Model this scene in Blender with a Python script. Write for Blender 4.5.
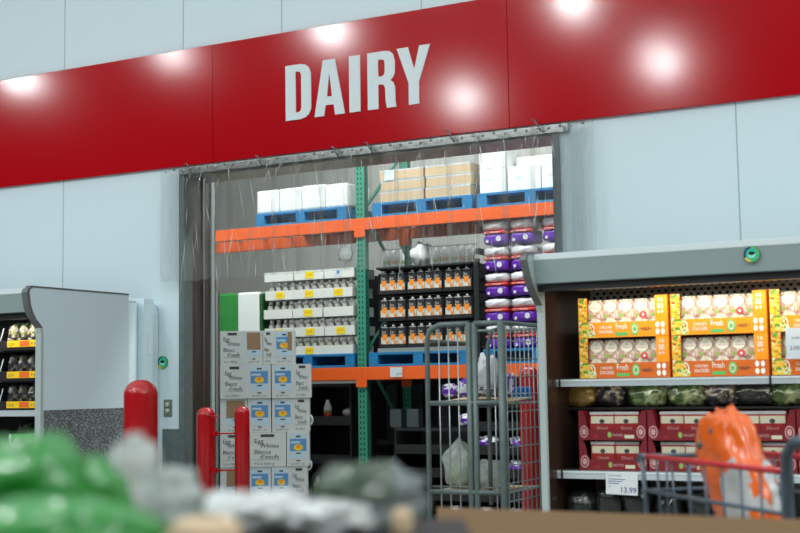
import bpy, math, random
from mathutils import Vector, Matrix, noise

for _o in list(bpy.data.objects): bpy.data.objects.remove(_o)
scn = bpy.context.scene
col = scn.collection
rnd = random.Random(7)
PI = math.pi
H = 1.45                                   # eye height above the floor

# ------------------------------------------------------------------ camera
YAW, PITCH, ROLL, FPX = 0.49405553, 0.09202233, -0.01569385, 1300.0
_c, _s = math.cos(YAW), math.sin(YAW)
_f = Vector((-_s*math.cos(PITCH), _c*math.cos(PITCH), math.sin(PITCH)))
_r = Vector((_c, _s, 0)); _u = _r.cross(_f)
_r2 = _r*math.cos(ROLL)+_u*math.sin(ROLL); _u2 = -_r*math.sin(ROLL)+_u*math.cos(ROLL)
cam = bpy.data.cameras.new('camera'); camo = bpy.data.objects.new('camera', cam); col.objects.link(camo)
mw = Matrix((( _r2.x,_u2.x,-_f.x,0),(_r2.y,_u2.y,-_f.y,0),(_r2.z,_u2.z,-_f.z,H),(0,0,0,1)))
camo.matrix_world = mw
cam.sensor_width = 36; cam.lens = FPX/800*36
cam.dof.use_dof = True; cam.dof.focus_distance = 10.2; cam.dof.aperture_fstop = 2.1
cam.clip_start = .05
scn.camera = camo

def ray(u, v):
    return _r2*((u-400)/FPX) - _u2*((v-266.5)/FPX) + _f
def at(u, v, Y):                            # the point seen at a pixel on the vertical plane y = Y
    d = ray(u, v); d = d*(Y/d.y); return Vector((d.x, d.y, d.z+H))
def X_at(u, Y): return at(u, 384, Y).x
def atX(u, v, X):
    d = ray(u, v); d = d*(X/d.x); return Vector((d.x, d.y, d.z+H))
def atZ(u, v, z):
    d = ray(u, v); d = d*((z-H)/d.z); return Vector((d.x, d.y, z))

# ------------------------------------------------------------------ world, lights, exposure
scn.view_settings.view_transform = 'Standard'; scn.view_settings.look = 'None'
scn.view_settings.exposure = 0.0; scn.view_settings.gamma = 1.0; scn.view_settings.use_curve_mapping = False
world = bpy.data.worlds.new('world'); scn.world = world; world.use_nodes = True
nt = world.node_tree; nt.nodes.clear()
wo = nt.nodes.new('ShaderNodeOutputWorld'); bg = nt.nodes.new('ShaderNodeBackground')
tc = nt.nodes.new('ShaderNodeTexCoord'); sx = nt.nodes.new('ShaderNodeSeparateXYZ'); mr = nt.nodes.new('ShaderNodeMapRange')
cr = nt.nodes.new('ShaderNodeValToRGB')
nt.links.new(tc.outputs['Generated'], sx.inputs[0]); nt.links.new(sx.outputs['Z'], mr.inputs['Value'])
mr.inputs['From Min'].default_value = .22; mr.inputs['From Max'].default_value = .55
nt.links.new(mr.outputs[0], cr.inputs[0]); nt.links.new(cr.outputs[0], bg.inputs[0]); nt.links.new(bg.outputs[0], wo.inputs[0])
cr.color_ramp.elements[0].color = (.045, .05, .05, 1); cr.color_ramp.elements[1].color = (.63, .72, .75, 1)
bg.inputs[1].default_value = 1.36

def area(name, loc, target, size, energy, color=(1,1,1), shape='DISK', sy=None, spread=PI):
    l = bpy.data.lights.new(name, 'AREA'); l.shape = shape; l.size = size; l.energy = energy; l.color = color
    if sy: l.size_y = sy
    l.spread = spread
    o = bpy.data.objects.new(name, l); col.objects.link(o); o.location = loc
    o.rotation_euler = (Vector(target)-Vector(loc)).to_track_quat('-Z', 'Y').to_euler()
    return o
W = 8.4                                     # front face of the cold room wall
# high-bay warehouse lamps, hung about six metres above eye level behind the viewer
for i, (u, v, e) in enumerate([(464,98,1.0),(662,61,1.0),(330,30,.8),(573,1,.8),(20,79,.8),(172,54,.5)]):
    d = ray(u, v); zz = 6.2; k = zz/d.z
    p = d*k; p.y = 2*(W-.03)-p.y
    area('high_bay_and_fill_lamp', (p.x, p.y, zz+H), (p.x*.6-1.5, W, 1.5), .42, 85*e, (.93,.98,.99))
for x, y, e in ((2.5,1.0,.45),(7.5,4.5,.8),(3.5,-3.5,.8),(9.5,-1,1.1),(-3.5,1.0,.35),(-8,1.0,.5)):  # unseen fill lamps, added to brighten the cooler end and the wall
    area('high_bay_and_fill_lamp', (x, y, 7.5), (x, y, 0), .62, 300*e, (.94,1,.98))
# strip lamps on the back room ceiling
for x in (-8.2, -5.6, -3.2):
    area('back_room_lamp', (x, 9.75, 4.75), (x, 10.6, 1.2), 1.5, 72, (.95,1,.97), 'RECTANGLE', .35)
area('back_room_lamp', (-5.5, 12.7, 4.75), (-5.5, 13.6, 2.4), 4.5, 60, (.95,1,.97), 'RECTANGLE', .3)

# ------------------------------------------------------------------ materials
def mat(name, c, rough=.5, metal=0, spec=.5, emit=0, trans=0, alpha=1, coat=0, bump=0, bscale=60, var=0, vscale=4, sheen=0, stretch=None):
    m = bpy.data.materials.new(name); m.use_nodes = True; n = m.node_tree; b = n.nodes['Principled BSDF']
    b.inputs['Base Color'].default_value = (*c, 1); b.inputs['Roughness'].default_value = rough
    b.inputs['Metallic'].default_value = metal; b.inputs['Specular IOR Level'].default_value = spec
    b.inputs['Transmission Weight'].default_value = trans; b.inputs['Alpha'].default_value = alpha
    b.inputs['Coat Weight'].default_value = coat; b.inputs['Coat Roughness'].default_value = .08
    if emit: b.inputs['Emission Color'].default_value = (*c, 1); b.inputs['Emission Strength'].default_value = emit
    t = n.nodes.new('ShaderNodeTexCoord'); mp = n.nodes.new('ShaderNodeMapping'); n.links.new(t.outputs['Object'], mp.inputs[0])
    if stretch: mp.inputs['Scale'].default_value = stretch
    if var:
        q = n.nodes.new('ShaderNodeTexNoise'); q.inputs['Scale'].default_value = vscale; q.inputs['Detail'].default_value = 4
        n.links.new(mp.outputs[0], q.inputs[0]); x = n.nodes.new('ShaderNodeMix'); x.data_type = 'RGBA'
        x.inputs[6].default_value = (*[max(0, k*(1-var)) for k in c], 1); x.inputs[7].default_value = (*[min(1, k*(1+var)) for k in c], 1)
        n.links.new(q.outputs[0], x.inputs[0]); n.links.new(x.outputs[2], b.inputs['Base Color'])
    if bump:
        q = n.nodes.new('ShaderNodeTexNoise'); q.inputs['Scale'].default_value = bscale; q.inputs['Detail'].default_value = 3
        n.links.new(mp.outputs[0], q.inputs[0]); bb = n.nodes.new('ShaderNodeBump'); bb.inputs['Strength'].default_value = bump
        bb.inputs['Distance'].default_value = .01
        n.links.new(q.outputs[0], bb.inputs['Height']); n.links.new(bb.outputs[0], b.inputs['Normal'])
    return m
def speckle(name, stops, scale=60, rough=.5, coat=0, detail=1, voronoi=True):   # printed or natural patchwork of colours
    m = mat(name, (.5,.5,.5), rough, coat=coat); n = m.node_tree; b = n.nodes['Principled BSDF']
    t = n.nodes.new('ShaderNodeTexCoord'); r = n.nodes.new('ShaderNodeValToRGB'); r.color_ramp.interpolation = 'CONSTANT'
    if voronoi:
        v = n.nodes.new('ShaderNodeTexVoronoi'); v.inputs['Scale'].default_value = scale
        s = n.nodes.new('ShaderNodeSeparateColor'); n.links.new(t.outputs['Object'], v.inputs['Vector']); n.links.new(v.outputs['Color'], s.inputs[0]); n.links.new(s.outputs[0], r.inputs[0])
    else:
        v = n.nodes.new('ShaderNodeTexNoise'); v.inputs['Scale'].default_value = scale; v.inputs['Detail'].default_value = detail
        r.color_ramp.interpolation = 'LINEAR'; n.links.new(t.outputs['Object'], v.inputs['Vector']); n.links.new(v.outputs[0], r.inputs[0])
    e = r.color_ramp.elements
    while len(e) > 1: e.remove(e[-1])
    e[0].position = stops[0][0]; e[0].color = (*stops[0][1], 1)
    for p, c in stops[1:]:
        k = e.new(p); k.color = (*c, 1)
    n.links.new(r.outputs[0], b.inputs['Base Color'])
    return m
def film(name, tint, haze, hazecol, rough=.15, gloss=.5, streak=(9,9,.7), bump=.4, lo=.0):  # clear plastic film: see-through, scuffed, shiny
    m = bpy.data.materials.new(name); m.use_nodes = True; n = m.node_tree; n.nodes.clear()
    o = n.nodes.new('ShaderNodeOutputMaterial'); tr = n.nodes.new('ShaderNodeBsdfTransparent'); df = n.nodes.new('ShaderNodeBsdfDiffuse')
    tl = n.nodes.new('ShaderNodeBsdfTranslucent'); ad = n.nodes.new('ShaderNodeMixShader'); ad.inputs[0].default_value = .5
    gl = n.nodes.new('ShaderNodeBsdfGlossy'); gl.inputs['Roughness'].default_value = rough
    tr.inputs[0].default_value = (*tint, 1); df.inputs[0].default_value = (*hazecol, 1); tl.inputs[0].default_value = (*hazecol, 1)
    m1 = n.nodes.new('ShaderNodeMixShader'); m2 = n.nodes.new('ShaderNodeMixShader')
    t = n.nodes.new('ShaderNodeTexCoord'); mp = n.nodes.new('ShaderNodeMapping'); mp.inputs['Scale'].default_value = streak
    q = n.nodes.new('ShaderNodeTexNoise'); q.inputs['Scale'].default_value = 1; q.inputs['Detail'].default_value = 5; q.inputs['Roughness'].default_value = .65
    n.links.new(t.outputs['Object'], mp.inputs[0]); n.links.new(mp.outputs[0], q.inputs[0])
    g = n.nodes.new('ShaderNodeMapRange'); g.inputs['From Min'].default_value = .35; g.inputs['From Max'].default_value = .75
    g.inputs['To Min'].default_value = lo; g.inputs['To Max'].default_value = haze
    n.links.new(q.outputs[0], g.inputs[0])
    fr = n.nodes.new('ShaderNodeFresnel'); fr.inputs[0].default_value = 1.45
    mu = n.nodes.new('ShaderNodeMath'); mu.operation = 'MULTIPLY'; mu.inputs[1].default_value = gloss; n.links.new(fr.outputs[0], mu.inputs[0])
    bb = n.nodes.new('ShaderNodeBump'); bb.inputs['Strength'].default_value = bump; bb.inputs['Distance'].default_value = .02
    n.links.new(q.outputs[0], bb.inputs['Height']); n.links.new(bb.outputs[0], gl.inputs['Normal'])
    n.links.new(df.outputs[0], ad.inputs[1]); n.links.new(tl.outputs[0], ad.inputs[2])
    n.links.new(g.outputs[0], m1.inputs[0]); n.links.new(tr.outputs[0], m1.inputs[1]); n.links.new(ad.outputs[0], m1.inputs[2])
    n.links.new(mu.outputs[0], m2.inputs[0]); n.links.new(m1.outputs[0], m2.inputs[1]); n.links.new(gl.outputs[0], m2.inputs[2])
    n.links.new(m2.outputs[0], o.inputs[0])
    return m

M = {}
def dm(k, *a, **b): M[k] = mat(k, *a, **b)
dm('wall', (.69,.81,.85), .45, var=.02, vscale=.8)
dm('painted_glint', (.78,.80,.80), .15, coat=.6)
dm('seam', (.38,.46,.48), .6)
dm('floor', (.30,.30,.29), .35, var=.15, vscale=3)
dm('grey_wall', (.42,.42,.40), .7, var=.06, vscale=1.2)
dm('red_panel', (.47,.0002,.005), .12, spec=.42)
dm('sign_white', (.72,.78,.79), .4)
dm('liner_grey', (.62,.63,.58), .35, metal=.2)
dm('steel', (.42,.43,.42), .33, metal=1, bump=.06, bscale=2, stretch=(40,40,1))
dm('bronze', (.14,.14,.11), .32, metal=.8, bump=.05, bscale=3, var=.4, vscale=2, stretch=(6,6,.6))
dm('brownliner', (.055,.03,.022), .22, metal=.35)
dm('darkframe', (.13,.15,.16), .4, metal=.4)
dm('galv', (.15,.19,.18), .5, metal=.35, var=.3, vscale=25)
dm('wire', (.42,.46,.45), .35, metal=.7)
dm('cooler', (.70,.84,.88), .42, metal=.1, var=.02)
dm('canopy', (.34,.43,.425), .4, metal=.15, var=.02)
dm('lip', (.74,.82,.83), .35)
dm('edge_trim', (.16,.175,.17), .45, metal=.3)
dm('pale_trim', (.50,.58,.57), .4, metal=.2)
dm('black', (.012,.012,.013), .45)
dm('blackplastic', (.009,.0095,.011), .5, bump=.1)
dm('rubber', (.02,.02,.02), .6)
dm('shelf_edge', (.68,.75,.78), .25, metal=.3)
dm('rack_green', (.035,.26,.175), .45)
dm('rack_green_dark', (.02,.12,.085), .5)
dm('hole', (.006,.012,.010), .8)
dm('rack_orange', (.86,.115,.008), .5, var=.05)
dm('pallet_blue', (.006,.18,.42), .6, var=.25, vscale=12)
dm('wood', (.50,.34,.16), .7, var=.2)
dm('white', (.80,.82,.80), .45, bump=.15, bscale=30)
dm('whiteplain', (.78,.80,.79), .5)
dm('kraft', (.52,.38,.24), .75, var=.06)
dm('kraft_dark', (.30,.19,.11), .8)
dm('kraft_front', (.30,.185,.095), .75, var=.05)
dm('eggbox', (.60,.63,.62), .55, var=.03)
dm('ink', (.05,.05,.06), .6)
dm('sky_print', (.10,.28,.56), .4)
dm('pale_print', (.50,.65,.75), .4)
dm('yolk', (.85,.55,.03), .4)
dm('yellow', (.90,.68,.01), .45)
dm('price_yellow', (.95,.60,.01), .45)
dm('price_orange', (.85,.16,.02), .45)
dm('traywhite', (.72,.73,.69), .6, var=.04)
dm('jar', (.45,.44,.40), .2, var=.55, vscale=14, coat=.4)
dm('jarcap', (.75,.74,.70), .35)
dm('green_wrap', (.03,.24,.045), .3, var=.3, bump=.6, bscale=14)
dm('dark_green', (.01,.09,.02), .4)
dm('juice_orange', (.90,.27,.02), .4)
dm('juice_white', (.66,.62,.54), .4)
dm('juice_black', (.02,.02,.025), .35)
dm('purple', (.135,.02,.42), .35, bump=.3, bscale=30)
dm('packred', (.72,.05,.04), .35, bump=.2, bscale=30)
dm('packwhite', (.74,.74,.76), .3, bump=.5, bscale=30)
dm('bollard_red', (.42,.002,.006), .25, coat=.2)
dm('tray_orange', (.92,.31,.006), .45)
dm('tray_orange_shaded', (.66,.13,.008), .5)  # tray orange darkened, paints the weaker canopy light on the lower row
dm('label_cream', (.80,.76,.62), .5)
dm('tray_white', (.88,.86,.78), .5)
dm('print_green', (.10,.50,.12), .5)
dm('fresh_red', (.75,.02,.03), .5)
dm('maroon', (.20,.009,.017), .45)
dm('pinkish', (.62,.35,.34), .5)
dm('cream', (.70,.64,.46), .5)
dm('meatred', (.36,.02,.02), .35)
dm('bagclear', (.55,.56,.55), .12, coat=.6, bump=.6, bscale=22)
dm('paper', (.62,.68,.72), .6)
dm('blue_ink', (.02,.06,.30), .5)
dm('teal', (.04,.55,.38), .35)
dm('teal_light', (.30,.85,.62), .35)
dm('navy', (.01,.03,.12), .4)
dm('switch', (.20,.24,.20), .45, metal=.2)
dm('brass', (.62,.60,.42), .35, metal=.6)
dm('cart_red', (.55,.01,.02), .35)
dm('cart_grey', (.10,.13,.16), .35, metal=.4)
dm('bag_orange', (.88,.14,.01), .18, coat=.6, bump=.5, bscale=9)
dm('bag_green', (.015,.20,.02), .25, coat=.4, bump=.4, bscale=12)
dm('goldbag', (.35,.22,.05), .25, coat=.6, bump=.8, bscale=30, var=.9, vscale=20)
dm('blackbag', (.02,.024,.022), .18, coat=.5, bump=.7, bscale=25)
dm('greenbag', (.035,.065,.03), .2, coat=.5, bump=.6, bscale=20, var=.8, vscale=10)
dm('led', (1,1,.93), .4, emit=3)
dm('redlabel', (.65,.04,.02), .4)
dm('limelabel', (.30,.45,.10), .4)
dm('blueplastic', (.01,.17,.55), .3)
M['plate'] = speckle('diamond_plate', [(0,(.09,.105,.11)),(.6,(.16,.18,.185)),(.8,(.42,.46,.47))], 150, .35)
M['veg'] = speckle('vegetable_print', [(0,(.80,.55,.04)),(.28,(.10,.33,.02)),(.45,(.75,.68,.30)),(.6,(.90,.36,.02)),(.8,(.62,.05,.02)),(.92,(.85,.82,.60))], 75)
M['food'] = speckle('diced_food', [(0,(.55,.36,.28)),(.35,(.68,.56,.44)),(.6,(.42,.20,.15)),(.8,(.34,.38,.14)),(.88,(.74,.68,.58))], 80, .4)
M['snack'] = speckle('bagged_snack', [(0,(.03,.03,.03)),(.3,(.42,.34,.18)),(.5,(.62,.58,.48)),(.7,(.12,.10,.06)),(.88,(.15,.30,.05))], 45, .3, coat=.5)
M['snackdark'] = speckle('dark_bagged_snack', [(0,(.02,.02,.025)),(.45,(.10,.08,.06)),(.7,(.30,.26,.18)),(.88,(.05,.05,.08))], 45, .3, coat=.5)
M['leafbag'] = speckle('leaf_print', [(.30,(.012,.02,.012)),(.48,(.05,.10,.03)),(.58,(.30,.36,.20)),(.66,(.03,.06,.02))], 9, .25, coat=.5, detail=3, voronoi=False)
M['honey'] = speckle('perforated_steel', [(0,(.012,.012,.013)),(.40,(.40,.41,.38)),(.7,(.52,.52,.48))], 42, .35)
M['film'] = film('curtain_pvc', (.92,.93,.925), .26, (.66,.70,.68), rough=.16, gloss=.75, streak=(30,30,1.6), bump=.7, lo=.02)
M['wrap'] = film('stretch_wrap', (.93,.93,.93), .30, (.8,.8,.8), rough=.2, gloss=.9, streak=(12,12,30), bump=.6, lo=.0)
M['bagfilm'] = film('bag_film', (.90,.92,.90), .85, (.84,.90,.86), rough=.2, gloss=1., streak=(20,20,20), bump=.6, lo=.5)
M['bagfilm_front'] = film('clear_bag', (.80,.84,.84), .95, (.42,.47,.48), rough=.15, gloss=1., streak=(20,20,20), bump=.6, lo=.5)
M['guard'] = film('clear_guard', (.93,.93,.92), .03, (.8,.8,.8), rough=.05, gloss=.8, streak=(3,3,3), bump=.0)

# ------------------------------------------------------------------ mesh helpers
_tc = {}
def _text(s, bold=0.0):
    k = (s, bold)
    if k not in _tc:
        cu = bpy.data.curves.new('t', 'FONT'); cu.body = s; cu.size = 1; cu.offset = bold; cu.resolution_u = 2
        o = bpy.data.objects.new('t', cu); col.objects.link(o)
        dg = bpy.context.evaluated_depsgraph_get(); me = bpy.data.meshes.new_from_object(o.evaluated_get(dg))
        vs = [v.co.copy() for v in me.vertices]; fs = [tuple(p.vertices) for p in me.polygons]
        bpy.data.objects.remove(o); bpy.data.curves.remove(cu); bpy.data.meshes.remove(me)
        w = max([v.x for v in vs] or [1]); _tc[k] = (vs, fs, w)
    return _tc[k]

class MB:
    def __init__(s): s.v = []; s.f = []; s.m = []; s.sm = []; s.mats = []
    def _mi(s, m):
        m = M[m] if isinstance(m, str) else m
        if m not in s.mats: s.mats.append(m)
        return s.mats.index(m)
    def add(s, vs, fs, m, smooth=False, T=None):
        b = len(s.v); i = s._mi(m)
        s.v += [(T @ Vector(v)) if T else Vector(v) for v in vs]
        for f in fs: s.f.append(tuple(k+b for k in f)); s.m.append(i); s.sm.append(smooth)
        return s
    def box(s, x0, x1, y0, y1, z0, z1, m, T=None):
        vs = [(x0,y0,z0),(x1,y0,z0),(x1,y1,z0),(x0,y1,z0),(x0,y0,z1),(x1,y0,z1),(x1,y1,z1),(x0,y1,z1)]
        return s.add(vs, [(0,3,2,1),(4,5,6,7),(0,1,5,4),(1,2,6,5),(2,3,7,6),(3,0,4,7)], m, False, T)
    def rect(s, x0, x1, z0, z1, y, m, T=None):            # a printed patch facing -y, lying just on a surface
        return s.add([(x0,y,z0),(x1,y,z0),(x1,y,z1),(x0,y,z1)], [(0,1,2,3)], m, False, T)
    def disc(s, x, z, r, y, m, rz=None, n=20, T=None):
        rz = rz or r
        return s.add([(x+r*math.cos(2*PI*k/n), y, z+rz*math.sin(2*PI*k/n)) for k in range(n)], [tuple(range(n))], m, False, T)
    def text(s, t, x, z, y, size, m, width=None, bold=0.0, shear=0, T=None):
        vs, fs, w = _text(t, bold); k = (width/w/size) if width else 1
        return s.add([(x+(v.x*k+v.y*shear)*size, y, z+v.y*size) for v in vs], fs, m, False, T)
    def tube(s, pts, r, m, n=8, cap=True, T=None):
        pts = [Vector(p) for p in pts]; rs = r if isinstance(r, (list, tuple)) else [r]*len(pts)
        vs = []; fs = []; prev = None
        for i, p in enumerate(pts):
            t = (pts[min(i+1, len(pts)-1)]-pts[max(i-1, 0)]).normalized()
            if prev is None:
                a = Vector((0,0,1)) if abs(t.z) < .9 else Vector((1,0,0)); nrm = t.cross(a).normalized()
            else: nrm = (prev-t*prev.dot(t)).normalized()
            prev = nrm; bn = t.cross(nrm)
            for k in range(n): vs.append(p+(nrm*math.cos(2*PI*k/n)+bn*math.sin(2*PI*k/n))*rs[i])
        for i in range(len(pts)-1):
            for k in range(n):
                a = i*n+k; b = i*n+(k+1) % n; fs.append((a, b, b+n, a+n))
        if cap: fs.append(tuple(range(n))[::-1]); fs.append(tuple(range(len(vs)-n, len(vs))))
        return s.add(vs, fs, m, True, T)
    def lathe(s, prof, m, n=20, T=None):
        vs = []; fs = []
        for r, z in prof:
            for k in range(n): vs.append((r*math.cos(2*PI*k/n), r*math.sin(2*PI*k/n), z))
        for i in range(len(prof)-1):
            for k in range(n):
                a = i*n+k; b = i*n+(k+1) % n; fs.append((a, b, b+n, a+n))
        fs.append(tuple(range(n))[::-1]); fs.append(tuple(range(len(vs)-n, len(vs))))
        return s.add(vs, fs, m, True, T)
    def prismX(s, poly, x0, x1, m, T=None):               # poly of (y, z)
        n = len(poly); vs = [(x0, y, z) for y, z in poly]+[(x1, y, z) for y, z in poly]
        fs = [tuple(range(n)), tuple(range(2*n-1, n-1, -1))]+[(i, i+n, (i+1) % n+n, (i+1) % n) for i in range(n)]
        return s.add(vs, fs, m, False, T)
    def prismY(s, poly, y0, y1, m, T=None):               # poly of (x, z)
        n = len(poly); vs = [(x, y0, z) for x, z in poly]+[(x, y1, z) for x, z in poly]
        fs = [tuple(range(n)), tuple(range(2*n-1, n-1, -1))]+[(i, i+n, (i+1) % n+n, (i+1) % n) for i in range(n)]
        return s.add(vs, fs, m, False, T)
    def blob(s, cx, cy, cz, sx, sy, sz, m, seed=0, amp=.12, freq=2.2, p=2.6, nu=30, nv=20, neck=0, T=None, m2=None, sel=None):
        # crumpled bag: a superellipsoid pushed in and out by noise
        b = len(s.v); i1 = s._mi(m); i2 = s._mi(m2) if m2 else i1
        pos = []
        for j in range(nv+1):
            th = -PI/2+PI*j/nv
            for k in range(nu):
                ph = 2*PI*k/nu
                d = Vector((math.cos(th)*math.cos(ph), math.cos(th)*math.sin(ph), math.sin(th)))
                q = (abs(d.x)**p+abs(d.y)**p+abs(d.z)**p)**(-1/p); w = d*q
                nn = noise.noise(d*freq+Vector((seed*3.7, seed*1.3, 5)))+.5*noise.noise(d*freq*2.6+Vector((seed, 9, seed*2.1)))+.3*(abs(noise.noise(d*freq*5+Vector((seed*5., 2, 1)))))
                w = w*(1+amp*nn)
                if neck and w.z > .55: t = (w.z-.55)/.5; w.x *= max(.16, 1-neck*t); w.y *= max(.16, 1-neck*t); w.z += t*.12
                zc = max(w.z, -.93)
                pos.append(Vector((cx+w.x*sx, cy+w.y*sy, cz+zc*sz)))
        s.v += [(T @ q) if T else q for q in pos]
        for j in range(nv):
            for k in range(nu):
                a = b+j*nu+k; c = b+j*nu+(k+1) % nu
                s.f.append((a, c, c+nu, a+nu)); ii = i1
                if m2:
                    d = ((pos[a-b]-Vector((cx,cy,cz)))); ii = i2 if sel(d.x/sx, d.y/sy, d.z/sz) else i1
                s.m.append(ii); s.sm.append(True)
        return s
    def build(s, name, parent=None, loc=None, rotz=0, bevel=0, kind=None):
        me = bpy.data.meshes.new(name); me.from_pydata([tuple(v) for v in s.v], [], s.f)
        for m in s.mats: me.materials.append(m)
        for p, i, q in zip(me.polygons, s.m, s.sm): p.material_index = i; p.use_smooth = q
        me.update()
        o = bpy.data.objects.new(name, me); col.objects.link(o)
        if parent: o.parent = parent
        if loc is not None: o.location = loc
        o.rotation_euler = (0, 0, rotz)
        if bevel:
            bv = o.modifiers.new('bevel', 'BEVEL'); bv.width = bevel; bv.segments = 2; bv.limit_method = 'ANGLE'
        if kind: o['kind'] = kind
        return o
def tag(o, label, cat, group=None):
    o['label'] = label; o['category'] = cat
    if group: o['group'] = group
    return o
def thing(name, label, cat, loc=(0,0,0), rotz=0, group=None):
    o = bpy.data.objects.new(name, None); col.objects.link(o); o.location = loc; o.rotation_euler = (0,0,rotz)
    o.empty_display_size = .05
    return tag(o, label, cat, group)
kids = {}
def copy_tree(o, parent=None):
    c = o.copy(); col.objects.link(c)
    if parent: c.parent = parent
    for ch in list(o.children): copy_tree(ch, c)
    return c
def place(proto, first, label, loc, rotz=0, group=None):      # the first call uses the model itself, later ones copy it
    o = proto if first else copy_tree(proto)
    o.location = loc; o.rotation_euler = (0,0,rotz); o['label'] = label
    if group: o['group'] = group
    return o
ORD = ['first','second','third','fourth','fifth','sixth','seventh','eighth','ninth','tenth']

# ================================================================== THE SETTING
OX0, OX1 = at(180, 300, W).x, at(557, 300, W).x
OZ = at(300, 157, W).z+.0
SZ0, SZ1 = at(400, 141.5, W).z-.0, at(244, 40.5, W).z
b = MB()
b.box(-12, OX0, W, W+.2, 0, 6.5, 'wall').box(OX1, 2.5, W, W+.2, 0, 6.5, 'wall').box(OX0, OX1, W, W+.2, OZ, 6.5, 'wall')
for u in (62, 183.5, 284.5, 428, 739.3):
    x = X_at(u, W) if u != 739.3 else at(739.3, 200, W).x
    if OX0 < x < OX1: b.box(x-.004, x+.004, W-.0015, W, SZ1, 6.5, 'seam')
    else: b.box(x-.004, x+.004, W-.0015, W, 0, 6.5, 'seam')
b.build('wall_front', kind='structure')
MB().box(-13, 6, -6, 15, -.1, 0, 'floor').build('floor', kind='structure')
MB().box(-12, 2.5, 13.7, 13.9, 0, 4.9, 'grey_wall').build('wall_back', kind='structure')
MB().box(-12.2, -12, W, 13.9, 0, 4.9, 'grey_wall').build('wall_left', kind='structure')
MB().box(2.5, 2.7, W, 13.9, 0, 4.9, 'grey_wall').build('wall_right', kind='structure')
MB().box(-12.2, 2.7, W+.2, 13.9, 4.9, 5.0, 'grey_wall').build('ceiling', kind='structure')
# door lining: left jamb (its layers show through the opening), right jamb, header
b = MB()
b.box(OX0, OX0+.05, W-.015, W+.10, 0, OZ, 'galv')
b.box(OX0, OX0+.045, W+.10, W+.23, 0, OZ, 'bronze')
b.box(OX0, OX0+.06, W+.23, W+.25, 0, OZ, 'steel')
b.box(OX0, OX0+.035, W+.25, W+.36, 0, OZ, 'bronze')
b.box(OX0, OX0+.05, W+.36, W+.40, 0, OZ, 'pale_trim')
b.box(OX0, OX0+.03, W+.40, W+.44, 0, OZ, 'bronze')
b.box(OX0-.17, OX0, W-.012, W, 0, at(160, 429, W).z, 'galv')
for z in (.5, 1.0, 1.38, 1.95, 2.5):
    b.box(OX0+.0451, OX0+.046, W+.15, W+.16, z, z+.012, 'black')
b.build('trim_1', kind='structure')
b = MB()
b.box(OX1, OX1+.05, W-.02, W+.0, 0, OZ+.02, 'darkframe')
b.box(OX1-.006, OX1, W, W+.20, 0, OZ, 'darkframe')
b.build('trim_2', kind='structure')
MB().box(OX0+.05, OX1-.01, W+.0, W+.34, OZ-.06, OZ, 'bronze').build('trim_3', kind='structure')

# ------------------------------------------------------------------ the red sign band with its letters
sy = W-.03
sign = thing('dairy_sign', 'long red band sign reading DAIRY in white capitals above the doorway', 'sign', (at(359, 100, W).x, W, SZ0))
L0 = Vector(sign.location)
edges = [-11.5, X_at(215.6, W)+.0, at(509.5, 60, W).x, 2.4]
for x0, x1 in zip(edges, edges[1:]):
    MB().box(x0+.0015-L0.x, x1-.0015-L0.x, -.03, 0, 0, SZ1-SZ0, 'red_panel').build('sign_panel', sign, bevel=.002)
GL = {
'D': ([(0,0),(.58,0),(.78,.025),(.92,.08),(1,.18),(1,.82),(.92,.92),(.78,.975),(.58,1),(0,1)], [(.40,.13),(.40,.87),(.50,.87),(.58,.85),(.62,.80),(.62,.20),(.58,.15),(.50,.13)]),
'A': ([(0,0),(.32,0),(.37,.19),(.635,.19),(.68,0),(1,0),(.69,1),(.29,1)], [(.415,.34),(.50,.76),(.585,.34)]),
'I': ([(0,0),(1,0),(1,1),(0,1)], None),
'R': ([(0,0),(.38,0),(.38,.42),(.48,.42),(.58,.40),(.62,.34),(.63,.12),(.67,0),(1,0),(.97,.12),(.965,.34),(.91,.43),(.80,.475),(.90,.52),(.96,.60),(.97,.80),(.90,.93),(.78,.985),(.60,1),(0,1)], [(.38,.56),(.38,.86),(.50,.86),(.59,.84),(.61,.79),(.61,.63),(.58,.58),(.50,.56)]),
'Y': ([(.345,0),(.66,0),(.66,.38),(1,1),(.68,1),(.52,.60),(.34,1),(0,1),(.345,.38)], None)}
lz0, lz1 = at(286, 121.2, sy).z, at(286, 66.3, sy).z
for ch, u0, u1 in (('D',285.9,311.3),('A',314.7,345),('I',349.6,360.6),('R',368,396.4),('Y',397.6,431)):
    x0, x1 = at(u0, 95, sy).x, at(u1, 88, sy).x
    cu = bpy.data.curves.new('g', 'CURVE'); cu.dimensions = '2D'; cu.fill_mode = 'BOTH'; cu.extrude = .003
    for pl in GL[ch]:
        if not pl: continue
        sp = cu.splines.new('POLY'); sp.points.add(len(pl)-1); sp.use_cyclic_u = True
        for q, (a, c) in zip(sp.points, pl): q.co = (a*(x1-x0), c*(lz1-lz0), 0, 1)
    o = bpy.data.objects.new('g', cu); col.objects.link(o)
    me = bpy.data.meshes.new_from_object(o.evaluated_get(bpy.context.evaluated_depsgraph_get()))
    bpy.data.objects.remove(o); bpy.data.curves.remove(cu)
    me.transform(Matrix.Rotation(PI/2, 4, 'X')); me.transform(Matrix.Translation((x0-L0.x, -.033, lz0-L0.z)))
    me.materials.clear(); me.materials.append(M['sign_white'])
    for p in me.polygons: p.material_index = 0
    o = bpy.data.objects.new('letter', me); col.objects.link(o); o.parent = sign; o['label'] = 'white letter '+ch

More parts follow.
